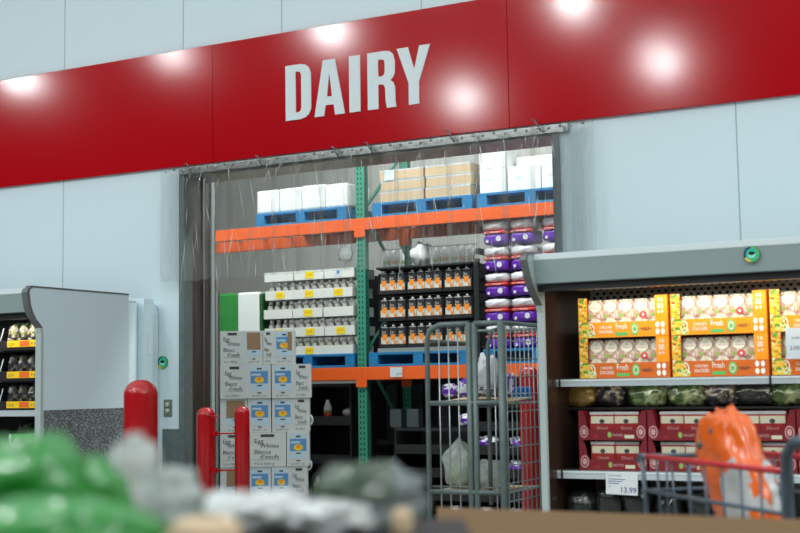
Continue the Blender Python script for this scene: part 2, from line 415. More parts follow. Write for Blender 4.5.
# ------------------------------------------------------------------ clear strip curtain
cy = W-.05
CX0, CX1 = at(164, 200, cy).x, at(594, 200, cy).x
zt = at(400, 141.5, cy).z-.004; zb = at(340, 271, cy).z
cur = thing('strip_curtain', 'clear plastic strip curtain hung short across the top of the doorway', 'curtain', ((CX0+CX1)/2, cy, zb))
c0 = Vector(cur.location)
MB().box(CX0+.14-c0.x, CX1-.18-c0.x, .012, .047, zt-.055-c0.z, zt-c0.z, 'steel').build('rail', cur)
ns = 17; sw = (CX1-CX0)/ns
for k in range(ns):
    x0 = CX0+k*sw-.02; x1 = x0+sw+.04; n = 14; b = MB(); vs = []; fs = []; nz = 26
    dy = .004 if k % 2 else -.004
    for j in range(nz+1):
        z = zt+(zb-zt)*j/nz
        for i in range(n+1):
            t = i/n; x = x0+(x1-x0)*t; fall = j/nz
            y = dy+.008*math.sin(t*PI)*(1-.4*fall)-.012*fall*math.sin(t*2*PI+k*1.7)+.010*fall*noise.noise(Vector((x*6, z*2.2, k*3.1)))
            y += .006*noise.noise(Vector((x*22, z*7, k)))*(1 if j > 2 else .4)
            vs.append((x-c0.x, y-.018, z-c0.z))
    for j in range(nz):
        for i in range(n):
            a = j*(n+1)+i; fs.append((a, a+n+1, a+n+2, a+1))
    b.add(vs, fs, 'film', True)
    for q in range(5):                                    # thin white tubes painting glint streaks onto the plastic
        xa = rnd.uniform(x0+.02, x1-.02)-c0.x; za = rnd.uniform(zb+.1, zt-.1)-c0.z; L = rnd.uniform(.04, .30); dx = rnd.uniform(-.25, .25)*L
        b.tube([(xa, -.034, za), (xa+dx*.4+.003, -.036, za-L*.5), (xa+dx, -.033, za-L)], [.0004, rnd.uniform(.0012, .0028), .0004], 'painted_glint', 5)
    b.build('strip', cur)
nb = 44
for k in range(nb):
    x = CX0+.05+(CX1-CX0-.1)*k/(nb-1)-c0.x; z = zt-.028-c0.z+(.006 if k % 2 else -.004)
    T = Matrix.Translation((x, -.036, z)) @ Matrix.Rotation(PI/2, 4, 'X')
    MB().lathe([(.011,0),(.011,.005),(.006,.011)], 'switch' if k % 3 else 'wire', 8, T=T).build('bolt', cur)
for u, v in ((187,164),(257,156),(333,147),(367,143),(448,131),(534,120)):
    p = at(u, v, cy-.03)-c0
    MB().tube([p+Vector((.05,.0,-.085)), p+Vector((.02,-.004,-.03)), p+Vector((.0,0,0)), p+Vector((-.018,-.002,.004))], .006, 'darkframe', 6).build('hook', cur)
for k in range(26):                                       # shiny knotted tails of plastic under the rail
    x = rnd.uniform(CX0+.2, CX1-.3); L = rnd.uniform(.04, .16); a = rnd.uniform(-.5, .5)
    z = zt-.06-c0.z-rnd.uniform(0, .08)
    MB().tube([(x-c0.x, -.042, z), (x-c0.x+a*L*.5, -.05, z-L*.5), (x-c0.x+a*L, -.044, z-L)], [.0028,.002,.001], 'bagclear', 5).build('plastic_tail', cur)
p = at(347, 254, cy-.03)-c0
MB().blob(p.x, p.y-.02, p.z, .06, .012, .058, 'bagfilm', 3, .25, 3, nu=22, nv=14).build('plastic_patch', cur)

# ------------------------------------------------------------------ pallet rack
RY = 10.8
zb1 = at(388, 216.0, RY).z; zb1b = zb1-.115                  # upper beam
zl1 = at(385, 366.6, RY).z; zl1b = zl1-.122                  # lower beam
px0, px1 = at(356.9, 300, RY).x, at(366, 300, RY).x
rack = thing('pallet_rack', 'green and orange steel pallet rack behind the doorway', 'rack', (px0, RY, 0))
r0 = Vector(rack.location); RD = .90
def upright(xa, yy, detail=True):
    b = MB(); x0 = xa-r0.x; y0 = yy-r0.y
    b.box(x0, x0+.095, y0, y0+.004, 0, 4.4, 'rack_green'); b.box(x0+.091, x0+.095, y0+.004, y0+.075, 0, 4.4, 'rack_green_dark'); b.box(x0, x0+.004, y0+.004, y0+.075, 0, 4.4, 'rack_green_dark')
    if detail:
        z = .3
        while z < 3.6:
            for xx in (.026, .062):
                b.add([(x0+xx-.006,y0-.0006,z),(x0+xx+.007,y0-.0006,z),(x0+xx+.005,y0-.0006,z+.024),(x0+xx-.008,y0-.0006,z+.024)], [(0,1,2,3)], 'hole')
            z += .05
        z = .3
        while z < 3.6:
            b.add([(x0+.0956,y0+.03,z),(x0+.0956,y0+.042,z),(x0+.0956,y0+.042,z+.02),(x0+.0956,y0+.03,z+.02)], [(0,1,2,3)], 'hole'); z += .05
    return b.build('upright_post', rack)
for xa in (px0-2.75, px0, px0+3.3):
    upright(xa, RY); upright(xa, RY+RD)
    x = xa+.045-r0.x
    for z0, z1 in ((.35,.95),(1.75,.95),(1.75,2.45),(3.15,2.45),(3.15,3.85)):
        MB().tube([(x, .06, z0), (x, RD, z1)], .018, 'rack_green', 6).build('brace', rack)
    for z0 in (.33, 1.73, 3.13):
        MB().tube([(x, .06, z0), (x, RD, z0)], .016, 'rack_green_dark', 6).build('brace', rack)
for zz0, zz1 in ((zb1b, zb1), (zl1b, zl1)):
    for xa in (px0-2.75, px0):
        for yy in (-.012, RD+.004-.0):
            b = MB(); x0 = xa+.095-r0.x; x1 = xa+(2.75 if xa < px0 else 3.3)-r0.x
            b.box(x0, x1, yy, yy+.05, zz0-0, zz1, 'rack_orange')
            for xe in ((x0-.047, x0+.012), (x1-.012, x1+.047)):
                b.box(xe[0], xe[1], yy-.006, yy+.0, zz0-.07, zz1, 'rack_orange')
            b.build('beam', rack, bevel=.003)
    for xa in (px0-2.75, px0):                             # wire decks that carry the pallets
        b = MB(); x0 = xa+.12-r0.x; x1 = xa+(2.72 if xa < px0 else 3.27)-r0.x
        for k in range(9):
            xx = x0+(x1-x0)*k/8; b.box(xx-.01, xx+.01, .04, RD, zz1-.02, zz1-.001, 'wire')
        b.build('wire_deck', rack)
p = at(397, 366, RY); MB().rect(-.065, .065, -.10, -.008, -.0192, 'paper').text('4.79', .0, -.085, -.0196, .035, 'ink').build('price_card', rack, (p.x-r0.x, 0, zl1-r0.z))
UZ = zb1+.0005; LZ = zl1+.0005

def make_pallet(w=1.06, d=.93, h=.135):
    t = thing('blue_pallet', '', 'pallet')
    b = MB()
    for k in range(6): y = k*(d-.13)/5; b.box(-w/2, w/2, y, y+.13, h-.024, h, 'pallet_blue')
    b.build('top_deck', t, bevel=.003)
    for x in (-w/2+.0, -.05, w/2-.1):
        MB().box(x, x+.10, 0, d, .022, h-.024, 'pallet_blue').build('stringer', t)
    b = MB()
    for k in range(3): y = k*(d-.13)/2; b.box(-w/2, w/2, y, y+.13, 0, .022, 'pallet_blue')
    b.build('bottom_deck', t, bevel=.003)
    return t
PAL = make_pallet(); PH = .135
PG = 'blue pallets on the rack'
def pxc(u0, u1, v, Y): return (at(u0, v, Y).x+at(u1, v, Y).x)/2
FY = RY+.002
c1 = pxc(255, 347, 218, FY); place(PAL, True, 'blue pallet under white packs on the upper orange beam, left of the green post', (c1, FY, UZ), 0, PG)
c2 = pxc(371, 473, 208, FY); place(PAL, False, 'blue pallet under brown trays on the upper orange beam', (c2, FY, UZ), 0, PG)
c3 = c2+1.11; place(PAL, False, 'blue pallet under white cartons at the right of the upper beam', (c3, FY, UZ), 0, PG)
c4 = px0-.57; place(PAL, False, 'blue pallet under white jar trays on the lower orange beam', (c4, FY, LZ), 0, PG)
c5 = px1+.55; place(PAL, False, 'blue pallet under black juice trays on the lower beam', (c5, FY, LZ), 0, PG)
c6 = c5+1.20; place(PAL, False, 'blue pallet under purple packs behind the wire cage', (c6, FY, LZ), 0, PG)
c0x = c4-1.11; place(PAL, False, 'blue pallet under the green and white bale at the left end of the lower beam', (c0x, FY, LZ), 0, PG)

# white packs, upper left
g = 'white wrapped packs on the upper beam'
for k in range(4):
    hgt = .30-.012*k+.02*(k % 2)
    b = MB().box(-.131, .131, 0, .45, 0, .235, 'white')
    o = b.build('paper_pack', bevel=.02)
    tag(o, ['leftmost of the four white wrapped packs on the upper left pallet','second from left of the white wrapped packs on the upper left pallet','third from left of the white wrapped packs on the upper left pallet','white wrapped pack nearest the green post on the upper left pallet'][k], 'pack', g)
    o.location = (c1-.402+k*.268, FY+.02+.01*(k % 2), UZ+PH); o.scale = (1,1,1+.02*(k % 3))
# brown trays, upper right
n0 = 0
for r in range(3):
    for k in range(2):
        b = MB(); b.box(-.235, .235, 0, .45, 0, .088, 'kraft').box(-.236, .236, -.001, .45, .088, .103, 'bagclear').box(-.236,.236,-.002,0,.0,.010,'wire')
        o = b.build('cardboard_tray', bevel=.008)
        tag(o, 'brown cardboard tray, %s of the %s stack on the upper pallet' % (['lowest','middle','topmost'][r], ['left','right'][k]), 'tray', 'brown trays on the upper beam')
        o.location = (c2-.26+k*.49+.01*(r % 2)+.04, FY+.03, UZ+PH+r*.1045)
p = at(388, 174, FY); tag(MB().box(-.055, .055, 0, .004, 0, .10, 'paper').rect(-.04,.04,.06,.085,-.0005,'pale_print').build('label_sheet', loc=(p.x, FY+.02, UZ+PH+.21)), 'small white label sheet on the brown trays', 'label')
# white cartons, upper right
for r, k, w in ((0,0,.27),(0,1,.33),(0,2,.33),(1,0,.27)):
    b = MB().box(0, w-.006, 0, .5, 0, .225 if r == 0 else .165, 'whiteplain').rect(w*.2, w*.5, .10, .13, -.0008, 'paper')
    o = b.build('white_carton', bevel=.006); xs = [0, .28, .615][k]
    tag(o, {(0,0):'white carton under the single top carton, beside the brown trays',(0,1):'middle white carton of the bottom row on the upper right pallet',(0,2):'white carton at the right end of the upper beam',(1,0):'single white carton stacked on top beside the brown trays'}[(r,k)], 'carton', 'white cartons on the upper beam')
    o.location = (c3-.54+xs+.03, FY+.03, UZ+PH+r*.227)
o = MB().box(0, .62, 0, .3, 0, .11, 'packwhite').build('wrapped_bundle', bevel=.03); tag(o, 'clear wrapped white bundle set back on top of the white cartons', 'bundle'); o.location = (c3-.22, FY+.18, UZ+PH+.227)
# green and white bale, lower left
bale = thing('wrapped_bale', 'green and white wrapped bale at the left of the lower rack level', 'bale', (at(217, 331, FY).x, FY+.02, LZ+PH))
bw = at(261, 300, FY).x-at(217, 331, FY).x; bh = at(240, 292.5, FY).z-LZ-PH
MB().box(-.35, .01+bw*.42, 0, .5, 0, bh, 'green_wrap').build('green_end', bale, bevel=.02)
MB().box(bw*.42+.012, bw-.035, -.002, .5, .0, bh, 'white').build('white_body', bale, bevel=.02)
MB().box(bw-.033, bw, .0, .5, .0, bh-.02, 'dark_green').build('green_edge', bale, bevel=.012)
MB().blob(bw-.012, -.02, .06, .05, .05, .055, 'black', 2, .1).build('tied_end', bale)

# trays of jars, lower left
def make_jar():
    t = thing('plastic_jar', '', 'jar')
    MB().lathe([(.030,0),(.034,.006),(.034,.055),(.028,.068),(.017,.076)], 'jar', 10).build('body', t)
    MB().lathe([(.019,0),(.019,.014),(.017,.016)], 'jarcap', 10).build('cap', t, loc=(0,0,.076))
    return t
JAR = make_jar(); first = True
lp = .1865; tw = .348
tz = at(345, 354.2, FY).z
stick = {(0,1),(1,0),(1,1),(1,2),(2,1),(3,0),(3,1),(3,2),(4,1)}
for r in range(5):
    for k in range(3):
        x = c4-.515+tw*k; z = tz+(4-r)*lp; xo = .012*math.sin(r*2.1+k)
        b = MB(); w = tw-.012; h = .092
        b.box(0, w, 0, .004, 0, h, 'traywhite').box(0, w, .396, .40, 0, h, 'traywhite').box(0, .004, 0.004, .396, 0, h, 'traywhite').box(w-.004, w, .004, .396, 0, h, 'traywhite').box(.004, w-.004, .004, .396, 0, .004, 'traywhite')
        if (r, k) in stick:
            sx0 = w*.38; b.box(sx0, sx0+.10, -.0025, 0, .012, .08, 'yellow'); b.text('4.99', sx0+.015, .035, -.003, .035, 'price_orange')
        if (r, k) == (0, 2): b.rect(w*.35, w*.6, .01, .085, -.001, 'paper'); b.disc(w*.47, .055, .02, -.0015, 'sky_print')
        o = b.build('jar_tray'); o.location = (x+xo, FY+.02, z)
        tag(o, 'white cardboard jar tray, %s layer from the top, %s' % (ORD[r], ['left','middle','right beside the green post'][k]), 'tray', 'white jar trays on the lower beam')
        if r > 0:
            for q in range(4):
                jj = place(JAR, first, 'pale capped jar, %s from left in the %s tray of the %s layer' % (ORD[q], ['left','middle','right'][k], ORD[r]), (x+xo+.052+q*.082, FY+.075, z+.005), 0, 'jars in the white trays'); first = False
                jj.scale = (1,1,1.0)
                jj.location.z = z+.085-.01*0-.0 if False else z+.0045
# let the jars stand proud of their trays
for o in bpy.data.objects:
    if o.get('category') == 'jar': o.scale = (1.05, 1.05, 1.85)

# stacked juice in black trays, lower right
def make_juice():
    t = thing('juice_carton', '', 'carton')
    w = .040; b = MB()
    b.box(-w, w, 0, .08, 0, .098, 'juice_white'); b.rect(-w, w, .086, .098, -.0006, 'juice_black'); b.disc(0, .084, .027, -.0012, 'juice_orange'); b.rect(.012,w*.9,.01,.055,-.0009,'juice_orange')
    b.rect(-.018,.018,.012,.05,-.0006,'paper'); b.rect(-.032,-.012,.0,.03,-.0009,'juice_orange')
    b.build('carton_body', t)
    b = MB(); b.box(-w, w, 0, .08, .0, .062, 'juice_black'); b.text('Oasis' if False else 'Jus', -.026, .020, -.0008, .034, 'juice_white'); b.rect(-.03,.03,.006,.010,-.0008,'juice_white')
    b.build('carton_shoulder', t, loc=(0,0,.098))
    b = MB(); b.prismX([(.0,0),(.08,0),(.045,.022),(.035,.022)], -w, w, 'juice_black'); b.rect(-w*.8,w*.8,.004,.008,-.0006,'packwhite'); b.lathe([(.013,0),(.013,.018)], 'juice_white', 8, T=Matrix.Translation((0,.015,.010))); b.build('gable_top', t, loc=(0,0,.160))
    t.scale = (1.04,1,1.14)
    return t
JU = make_juice(); first = True
jw = .338; rows = 3; lp2 = .256
jz0 = LZ+PH+.04
cx5 = c5-.425
MB_ = None
for r in range(3):
    z = jz0+(2-r)*lp2
    for k in range(3):
        nq = (3,4,3)[k]; x = cx5+(0,.305,.305+.385)[k]; w = (.295,.375,.295)[k]
        b = MB(); b.box(0, w, 0, .004, 0, .036, 'blackplastic').box(0, w, .36, .364, 0, .036, 'blackplastic').box(0, .006, .004, .36, 0, .20, 'blackplastic').box(w-.006, w, .004, .36, 0, .20, 'blackplastic').box(.006, w-.006, .004, .36, 0, .006, 'blackplastic')
        b.box(.006, w-.006, .11, .114, .006, .2, 'black')
        b.box(0, w, .03, .364, .2285, .236, 'blackplastic'); b.box(0,w,.12,.364,.2,.2285,'black')
        o = b.build('juice_tray'); o.location = (x, FY+.02, z)
        tag(o, 'black tray of juice cartons, %s layer, %s' % (['top','middle','bottom'][r], ['beside the green post','in the middle','at the right'][k]), 'tray', 'black juice trays on the lower beam')
        for q in range(nq):
            place(JU, first, 'black topped orange carton, %s from left, %s tray, %s layer' % (ORD[q], ['left','middle','right'][k], ['top','middle','bottom'][r]), (x+w/2+(q-(nq-1)/2)*.090, FY+.03, z+.0065), 0, 'juice cartons in black trays'); first = False
o = MB().box(0, 1.0, 0, .4, 0, .038, 'wood').box(0,1.0,-.001,0,.0,.038,'wire').build('slip_sheet', loc=(cx5-.01, FY+.01, LZ+PH)); tag(o, 'pale wrapped board between the blue pallet and black juice trays', 'board')
ztop = jz0+3*lp2
o = MB().box(-.01, .99, 0, .5, 0, .02, 'blackplastic').build('cover_sheet', loc=(cx5, FY+.0, ztop-.017)); tag(o, 'black sheet lying on the top layer of juice trays', 'sheet')
for k, (dx, w, h) in enumerate(((.02,.22,.17),(.27,.24,.22),(.55,.44,.17))):
    b = MB()
    if k == 1: b.blob(w/2, .12, h/2, w*.38, .1, h/2, 'packwhite', 4, .3, nu=24, nv=14)
    else:
        nn = 3 if k == 0 else 5
        for q in range(nn):
            xx = (q+.5)*w/nn; b.lathe([(.036,0),(.038,.01),(.038,.11),(.02,.145),(.02,.165)], 'packwhite', 10, T=Matrix.Translation((xx,.05,0)))
            b.lathe([(.0385,.03),(.0385,.065)], 'juice_orange' if q % 2 else 'limelabel', 10, T=Matrix.Translation((xx,.05,0)))
        b.box(-.01, w+.01, 0, .004, 0, h, 'wrap'); b.box(-.01, w+.01, 0, .1, h, h+.003, 'wrap')
    o = b.build('wrapped_bottles', loc=(cx5+dx, FY+.05, ztop+.004)); tag(o, ['clear wrapped bundle of white bottles above the juice, beside the green post','crumpled white plastic bundle in the middle above the juice trays','long wrapped bundle of white bottles above the juice, at the right'][k], 'bundle', 'bundles on top of the juice')
# a tall black stand between juice and purple packs
b = MB(); x = cx5+1.005
b.box(x, x+.05, FY+.02, FY+.06, LZ, ztop+.03, 'blackplastic').box(x, x+.05, FY+.5, FY+.54, LZ, ztop+.03, 'blackplastic')
for k in range(5): z = LZ+.1+k*.23; b.box(x, x+.05, FY+.06, FY+.5, z, z+.05, 'blackplastic')
tag(b.build('black_end_frame'), 'black plastic end frame between the juice and the purple packs', 'frame')

# purple packs
def make_pack():
    t = thing('purple_pack', '', 'pack')
    b = MB(); b.blob(0, .15, .05, .118, .15, .052, 'purple', 3, .07, 4, p=5, nu=34, nv=14); b.disc(.055, .05, .026, -.012, 'packwhite'); b.disc(-.06,.03,.014,-.010,'packwhite')
    b.build('purple_wrapper', t)
    MB().blob(0, .145, .012, .121, .148, .017, 'packred', 8, .12, 5, p=5, nu=34, nv=10).text('SUPER', -.085, .005, -.008, .018, 'packwhite', .15).build('red_band', t, loc=(0,0,.098))
    MB().blob(0, .14, .045, .120, .14, .046, 'packwhite', 5, .14, 4, p=3.5, nu=34, nv=16).build('clear_top', t, loc=(0,0,.128))
    return t
PK = make_pack(); first = True
pz = at(520, 246, FY).z
for r in range(5):
    for k in range(4):
        z = LZ+PH+.004+(4-r)*.238
        place(PK, first, 'purple and red wrapped pack, %s layer from the top, %s' % (ORD[r], ['left column','second column','third column','right column by the jamb'][k]), (c6-.41+k*.264+(.05 if k > 1 else 0), FY+.02+.006*((r+k) % 3), z), 0, 'purple packs on the rack'); first = False

# black crates under the lower beam with things in them
def make_crate(w, d, h):
    t = thing('black_crate', '', 'crate')
    b = MB(); b.box(0, w, 0, d, 0, .012, 'blackplastic').box(0, .015, 0, d, .012, h, 'blackplastic').box(w-.015, w, 0, d, .012, h, 'blackplastic').box(.015, w-.015, d-.012, d, .012, h, 'blackplastic')
    b.build('crate_body', t)
    b = MB(); b.box(-.004, w+.004, -.008, .0, 0, .055, 'blackplastic').box(-.004, w+.004, -.008, 0, h-.03, h, 'blackplastic')
    for k in range(6): x = w*(k+.5)/6; b.box(x-.03, x+.03, -.0085, -.008, .015, .04, 'black')
    b.build('front_rim', t, bevel=.003)
    return t
cw = .62; cp = (zl1b-.03)/4; CR = make_crate(cw, .5, cp-.002); first = True
crz = [at(385, v, FY+.05).z for v in (425, 457, 492)]
xl = at(297, 430, FY+.05).x
lab = {0:'topmost', 1:'second from top', 2:'third from top', 3:'lowest'}
for s_, xx in enumerate((xl-.64, xl-.005)):
    for r in range(4):
        place(CR, first, 'black crate in the %s stack under the lower left beam, %s' % (['left','right'][s_], lab[r]), (xx, FY+.06, .002+(3-r)*cp), 0, 'black crates under the left beam'); first = False
cp2 = (zl1b-.03)/7; CR2 = make_crate(.80, .5, cp2-.002); first = True
x2 = px1+.26
for s_, xx in enumerate((x2, x2+.82, x2+1.64)):
    for r in range(2 if s_ == 0 else 0, 7):
        place(CR2, first, 'low black crate in the %s stack under the lower right beam, %s level down' % (['left','middle','right'][s_], ORD[r]), (xx, FY+.06, .002+(6-r)*cp2), 0, 'low black crates under the right beam'); first = False

o = MB().box(0, 2.1, 0, .5, 0, 2.62, 'blackplastic').box(.3,.42,-.02,0,.9,zl1b-.05,'darkframe').box(.6,.72,-.02,0,.9,zl1b-.05,'darkframe').box(.9,1.02,-.02,0,.9,zl1b-.05,'darkframe').box(0,1.7,-.03,0,.85,.9,'darkframe').build('painted_shade_block', loc=(px1-.72, RY+RD+.25, 0)); tag(o, 'added black block painting the shade behind the rack, right of the green post', 'bin')  # black block added in place of the darkness behind the rack
def small_bottle(kind):
    t = thing('labelled_bottle', '', 'bottle')
    MB().lathe([(.035,0),(.04,.01),(.04,.13),(.018,.18),(.018,.20)], 'packwhite', 12).build('body', t)
    MB().lathe([(.0405,.03),(.0405,.07)], kind, 12).build('band', t)
    MB().lathe([(.0405,.071),(.0405,.10)], 'limelabel', 12).build('label_wrap', t)
    return t
def on_crate(u, v, r=None): return at(u, v, FY+.12)
for k, (u, v, m, lb) in enumerate(((328,426,'redlabel','white bottle with red and green label in the black crate'),(305,487,'redlabel','small bottle with red band low beside the egg white cartons'),(318,497,'limelabel','white bottle with green label low beside the egg white cartons'))):
    p = at(u, v, FY+.16); lv = max([q*cp+.002+.012 for q in range(4)], key=lambda a: -abs(a-p.z))
    o = small_bottle(m); o['label'] = lb; o.location = (p.x, p.y, lv+.001)
p = at(347, 426, FY+.16); o = MB().box(-.08,.08,0,.1,0,.035,'redlabel').blob(0,.05,.075,.07,.05,.04,'bagclear',4,.15,nu=20,nv=12).build('produce_punnet', loc=(p.x, p.y, 3*cp+.002+.013)); tag(o, 'red tray of wrapped produce in the black crate by the green post', 'punnet')
for k, (u, v) in enumerate(((309,420),(308,465))):
    p = at(u, v, FY-.02); 
    b = MB(); pts = [(.045*math.cos(a)*1.0, 0, .05*math.sin(a)) for a in [PI*q/8-PI/2 for q in range(9)]]
    b.tube(pts, .010, 'paper', 6); b.tube([(-.02,0,-.05),(.0,0,-.05)], .01, 'paper', 6); b.tube([(-.02,0,.05),(0,0,.05)], .01, 'paper', 6)
    b.box(-.10, -.012, .0, .05, -.06, .06, 'blackplastic')
    o = b.build('jug_handle'); o.location = (p.x-.02, FY+.005, p.z); tag(o, 'pale looped handle of a dark jug beside the egg white cartons, %s' % ['upper','lower'][k], 'jug', 'jug handles by the cartons')
for k, (u, s_, v) in enumerate(((398, 0, 412),(415, 0, 411))):
    p = at(u, v, FY+.2); o = MB().box(-.06, .06, 0, .1, 0, .17, 'darkframe').build('grey_carton', loc=(p.x, FY+.15, 5*cp2+.002)); tag(o, 'dim grey carton on the crates under the right beam, %s' % ['left','right'][k], 'carton', 'dim cartons under the right beam')

# ------------------------------------------------------------------ stack of egg white cartons
TH = math.radians(31)
sx_, sy_ = at(220, 400, 9.75).x, 9.75
ca, sa = math.cos(TH), math.sin(TH)
def along(u):                                   # distance along the stack's front face seen at pixel column u
    d = ray(u, 410)
    # point sx_+t*ca, sy_+t*sa collinear with (d.x,d.y)
    return (d.x*sy_-d.y*sx_)/(d.y*ca-d.x*sa)
def zat(v, u=260):
    t = along(u); x = sx_+t*ca; y = sy_+t*sa; d = ray(u, v); return H+d.z*(y/d.y)
# layout: kind of panel by pixel span, one list per carton
lay = [ (330.5, [ [('T',220.5,245),('B',245,263)], [('t',263.5,274),('P',274,295)] ]),
        (365.5, [ [('n',218.5,222),('T',222,247.5),('W',247.5,271)], [('W',272,294),('t',294,311.3)] ]),
        (399.5, [ [('n',218.5,223),('B',223,247.5)], [('W',248,271)], [('W',272,293),('t',293,309.6)] ]),
        (433.5, [ [('T',219,249)], [('T',249.6,285.8)], [('W',286.5,309)] ]),
        (466.8, [ [('n',219,223),('B',223,247)], [('W',248,270.6)], [('W',271.2,290),('t',290,307)] ]),
        (500.0, [ [('T',219,249)], [('T',249.6,278)], [('T',278.6,307)] ]) ]
zz = [zat(v) for v, _ in lay]+[0.145]
hh = (zz[0]-zz[4])/4
zz = [zz[0]-hh*k for k in range(7)]; base = zz[6]; print('STACK', zz)
def window(b, x0, x1, z0, z1, brown=0):
    w = x1-x0; h = z1-z0; y = -.0008
    b.rect(x0, x1, z0, z1, y, 'sky_print'); b.rect(x0, x1, z0, z0+h*.30, y-.0004, 'pale_print'); b.rect(x0, x1, z0+h*.80, z1, y-.0004, 'pale_print')
    b.rect(x0+w*.05,x0+w*.6,z0+h*.62,z0+h*.70,y-.0004,'pale_print')
    b.disc(x0+w*.5, z0+h*.45, w*.28, y-.0008, 'yolk', h*.13); b.disc(x0+w*.5, z0+h*.49, w*.12, y-.0012, 'juice_orange', h*.06)
    b.rect(x0+w*.36, x0+w*.64, z0+h*.86, z0+h*.93, y-.0008, 'ink'); b.rect(x0+w*.36, x0+w*.66, z0+h*.19, z0+h*.24, y-.0008, 'ink')
    if brown == 1: b.rect(x0, x1, z0+h*.30, z1, y-.002, 'kraft_dark')
    if brown == 2: b.rect(x0+w*.72, x1, z0+h*.25, z1, y-.002, 'kraft_dark')
for r, (v, boxes) in enumerate(lay):
    h = hh-.002; z = zz[r+1]
    for bi, segs in enumerate(boxes):
        a0 = along(segs[0][1]); a1 = along(segs[-1][2]); b = MB(); w = a1-a0
        b.box(0, w, 0, .36, 0, h, 'eggbox')
        for kd, ua, ub in segs:
            p0 = along(ua)-a0; p1 = along(ub)-a0; w_ = p1-p0
            if kd in 'Tt':
                k = 1 if kd == 'T' else .92
                tx = p0+w_*.12; tw_ = w_*.8; y = -.001
                b.rect(p0+w_*.30, p0+w_*.68, h*.87, h*.95, y, 'ink')
                b.text('Egg', tx, h*.70, y, h*.17, 'ink', w_*.26, .004); b.text('Whites', tx+w_*.16, h*.56, y, h*.17, 'ink', w_*.52, .004)
                b.text('Blancs', tx, h*.38, y, h*.17, 'ink', w_*.46, .004); b.text("d'oeufs", tx+w_*.16, h*.24, y, h*.17, 'ink', w_*.52, .004)
                b.rect(tx, p0+w_*.86, h*.205, h*.212, y, 'ink'); b.text('16 x 500 g', tx, h*.06, y, h*.09, 'ink', w_*.55)
            if kd in 'WBP':
                window(b, p0+w_*.14, p1-w_*.12, h*.22, h*.95, {'W':0,'B':1,'P':2}[kd])
                b.rect(p0+w_*.42, p0+w_*.60, h*.145, h*.18, -.001, 'ink'); b.text('o:.o^:. o;', p0+w_*.2, h*.05, -.001, h*.10, 'ink', w_*.6)
            if kd != 'n' and p0 > .01: b.rect(p0-.0015, p0+.0015, 0, h, -.0006, 'paper')
        o = b.build('egg_white_carton', bevel=.003)
        off = [.0,.008,-.006,.004,-.004,.002,0,0][r]+.004*bi
        o.location = (sx_+a0*ca+off*sa, sy_+a0*sa-off*ca, z); o.rotation_euler = (0,0,TH)
        n = len(boxes); pos = {2:['left','right'],3:['left','middle','right']}[n][bi]
        tag(o, 'white printed egg white carton, %s row from the top of the stack, %s' % (ORD[r], pos), 'carton', 'egg white cartons in the doorway')
tk = base-.006; ps = thing('wooden_pallet', 'wooden pallet under the stack of egg white cartons', 'pallet', (sx_, sy_, 0), TH)
if tk > .05:
    MB().box(-.03, .95, -.02, .45, tk-.03, tk, 'wood').build('top_deck', ps)
    for x in (0, .42, .84): MB().box(x, x+.09, 0, .43, 0, tk-.031, 'wood').build('block', ps)
# second row of cartons is not seen; a slim steel post stands beside the stack
o = MB().box(-.02,.02,0,.03,0,2.3,'steel').build('steel_post', loc=(at(216.2,400,9.2).x, 9.2, 0)); tag(o, 'slim grey steel post at the left of the egg white cartons', 'post')

# ------------------------------------------------------------------ bollards
def bollard(u0, u1, vt, Y, label):
    x0, x1 = at(u0, vt+30, Y).x, at(u1, vt+30, Y).x; d0 = ray((u0+u1)/2, vt)
    r = (u1-u0)/2/FPX*(Y/d0.y)*1.0; c = at((u0+u1)/2, vt, Y); zt_ = c.z
    t = thing('bollard', label, 'bollard', (c.x, Y, 0), 0)
    n = 8; prof = [(r, 0), (r, zt_-r*.9)]+[(r*math.cos(a), zt_-r*.9+r*.9*math.sin(a)) for a in [PI/2*k/n for k in range(1, n)]]+[(.001, zt_)]
    MB().lathe(prof, 'bollard_red', 28).build('sleeve', t)
    MB().lathe([(r*1.5, 0), (r*1.5, .012), (r*1.02,.014)], 'darkframe', 24).build('base_plate', t)
    return t, c.x, r
bollard(124, 157.5, 379.5, 6.6, 'large red round-topped bollard in front of the left cooler')
t1, bx1, br1 = bollard(196.5, 215, 407, 8.15, 'slim red bollard by the left jamb of the doorway')
t2, bx2, br2 = bollard(234.5, 249.5, 406, 8.15, 'slim red bollard in front of the egg white cartons')
for v, k in ((434, 1), (471, 1)):
    z = at(225, v, 8.12).z
    b = MB().tube([(br1*.9, 0, z), (bx2-bx1-br2-.003, 0, z+.005)], .007, 'bollard_red', 6)
    b.box(br1*.9, br1+.03, -.014, .014, z-.02, z+.02, 'bollard_red'); b.build('cross_rod', t1)
z = at(220, 416, 8.12).z; MB().tube([(br1*.6, -.05, z), (br1+.10, -.05, z)], .006, 'bollard_red', 6).build('short_rod', t1)
bollard(518.5, 539.5, 366, 8.75, 'red round-topped bollard behind the wire cage at the right jamb')

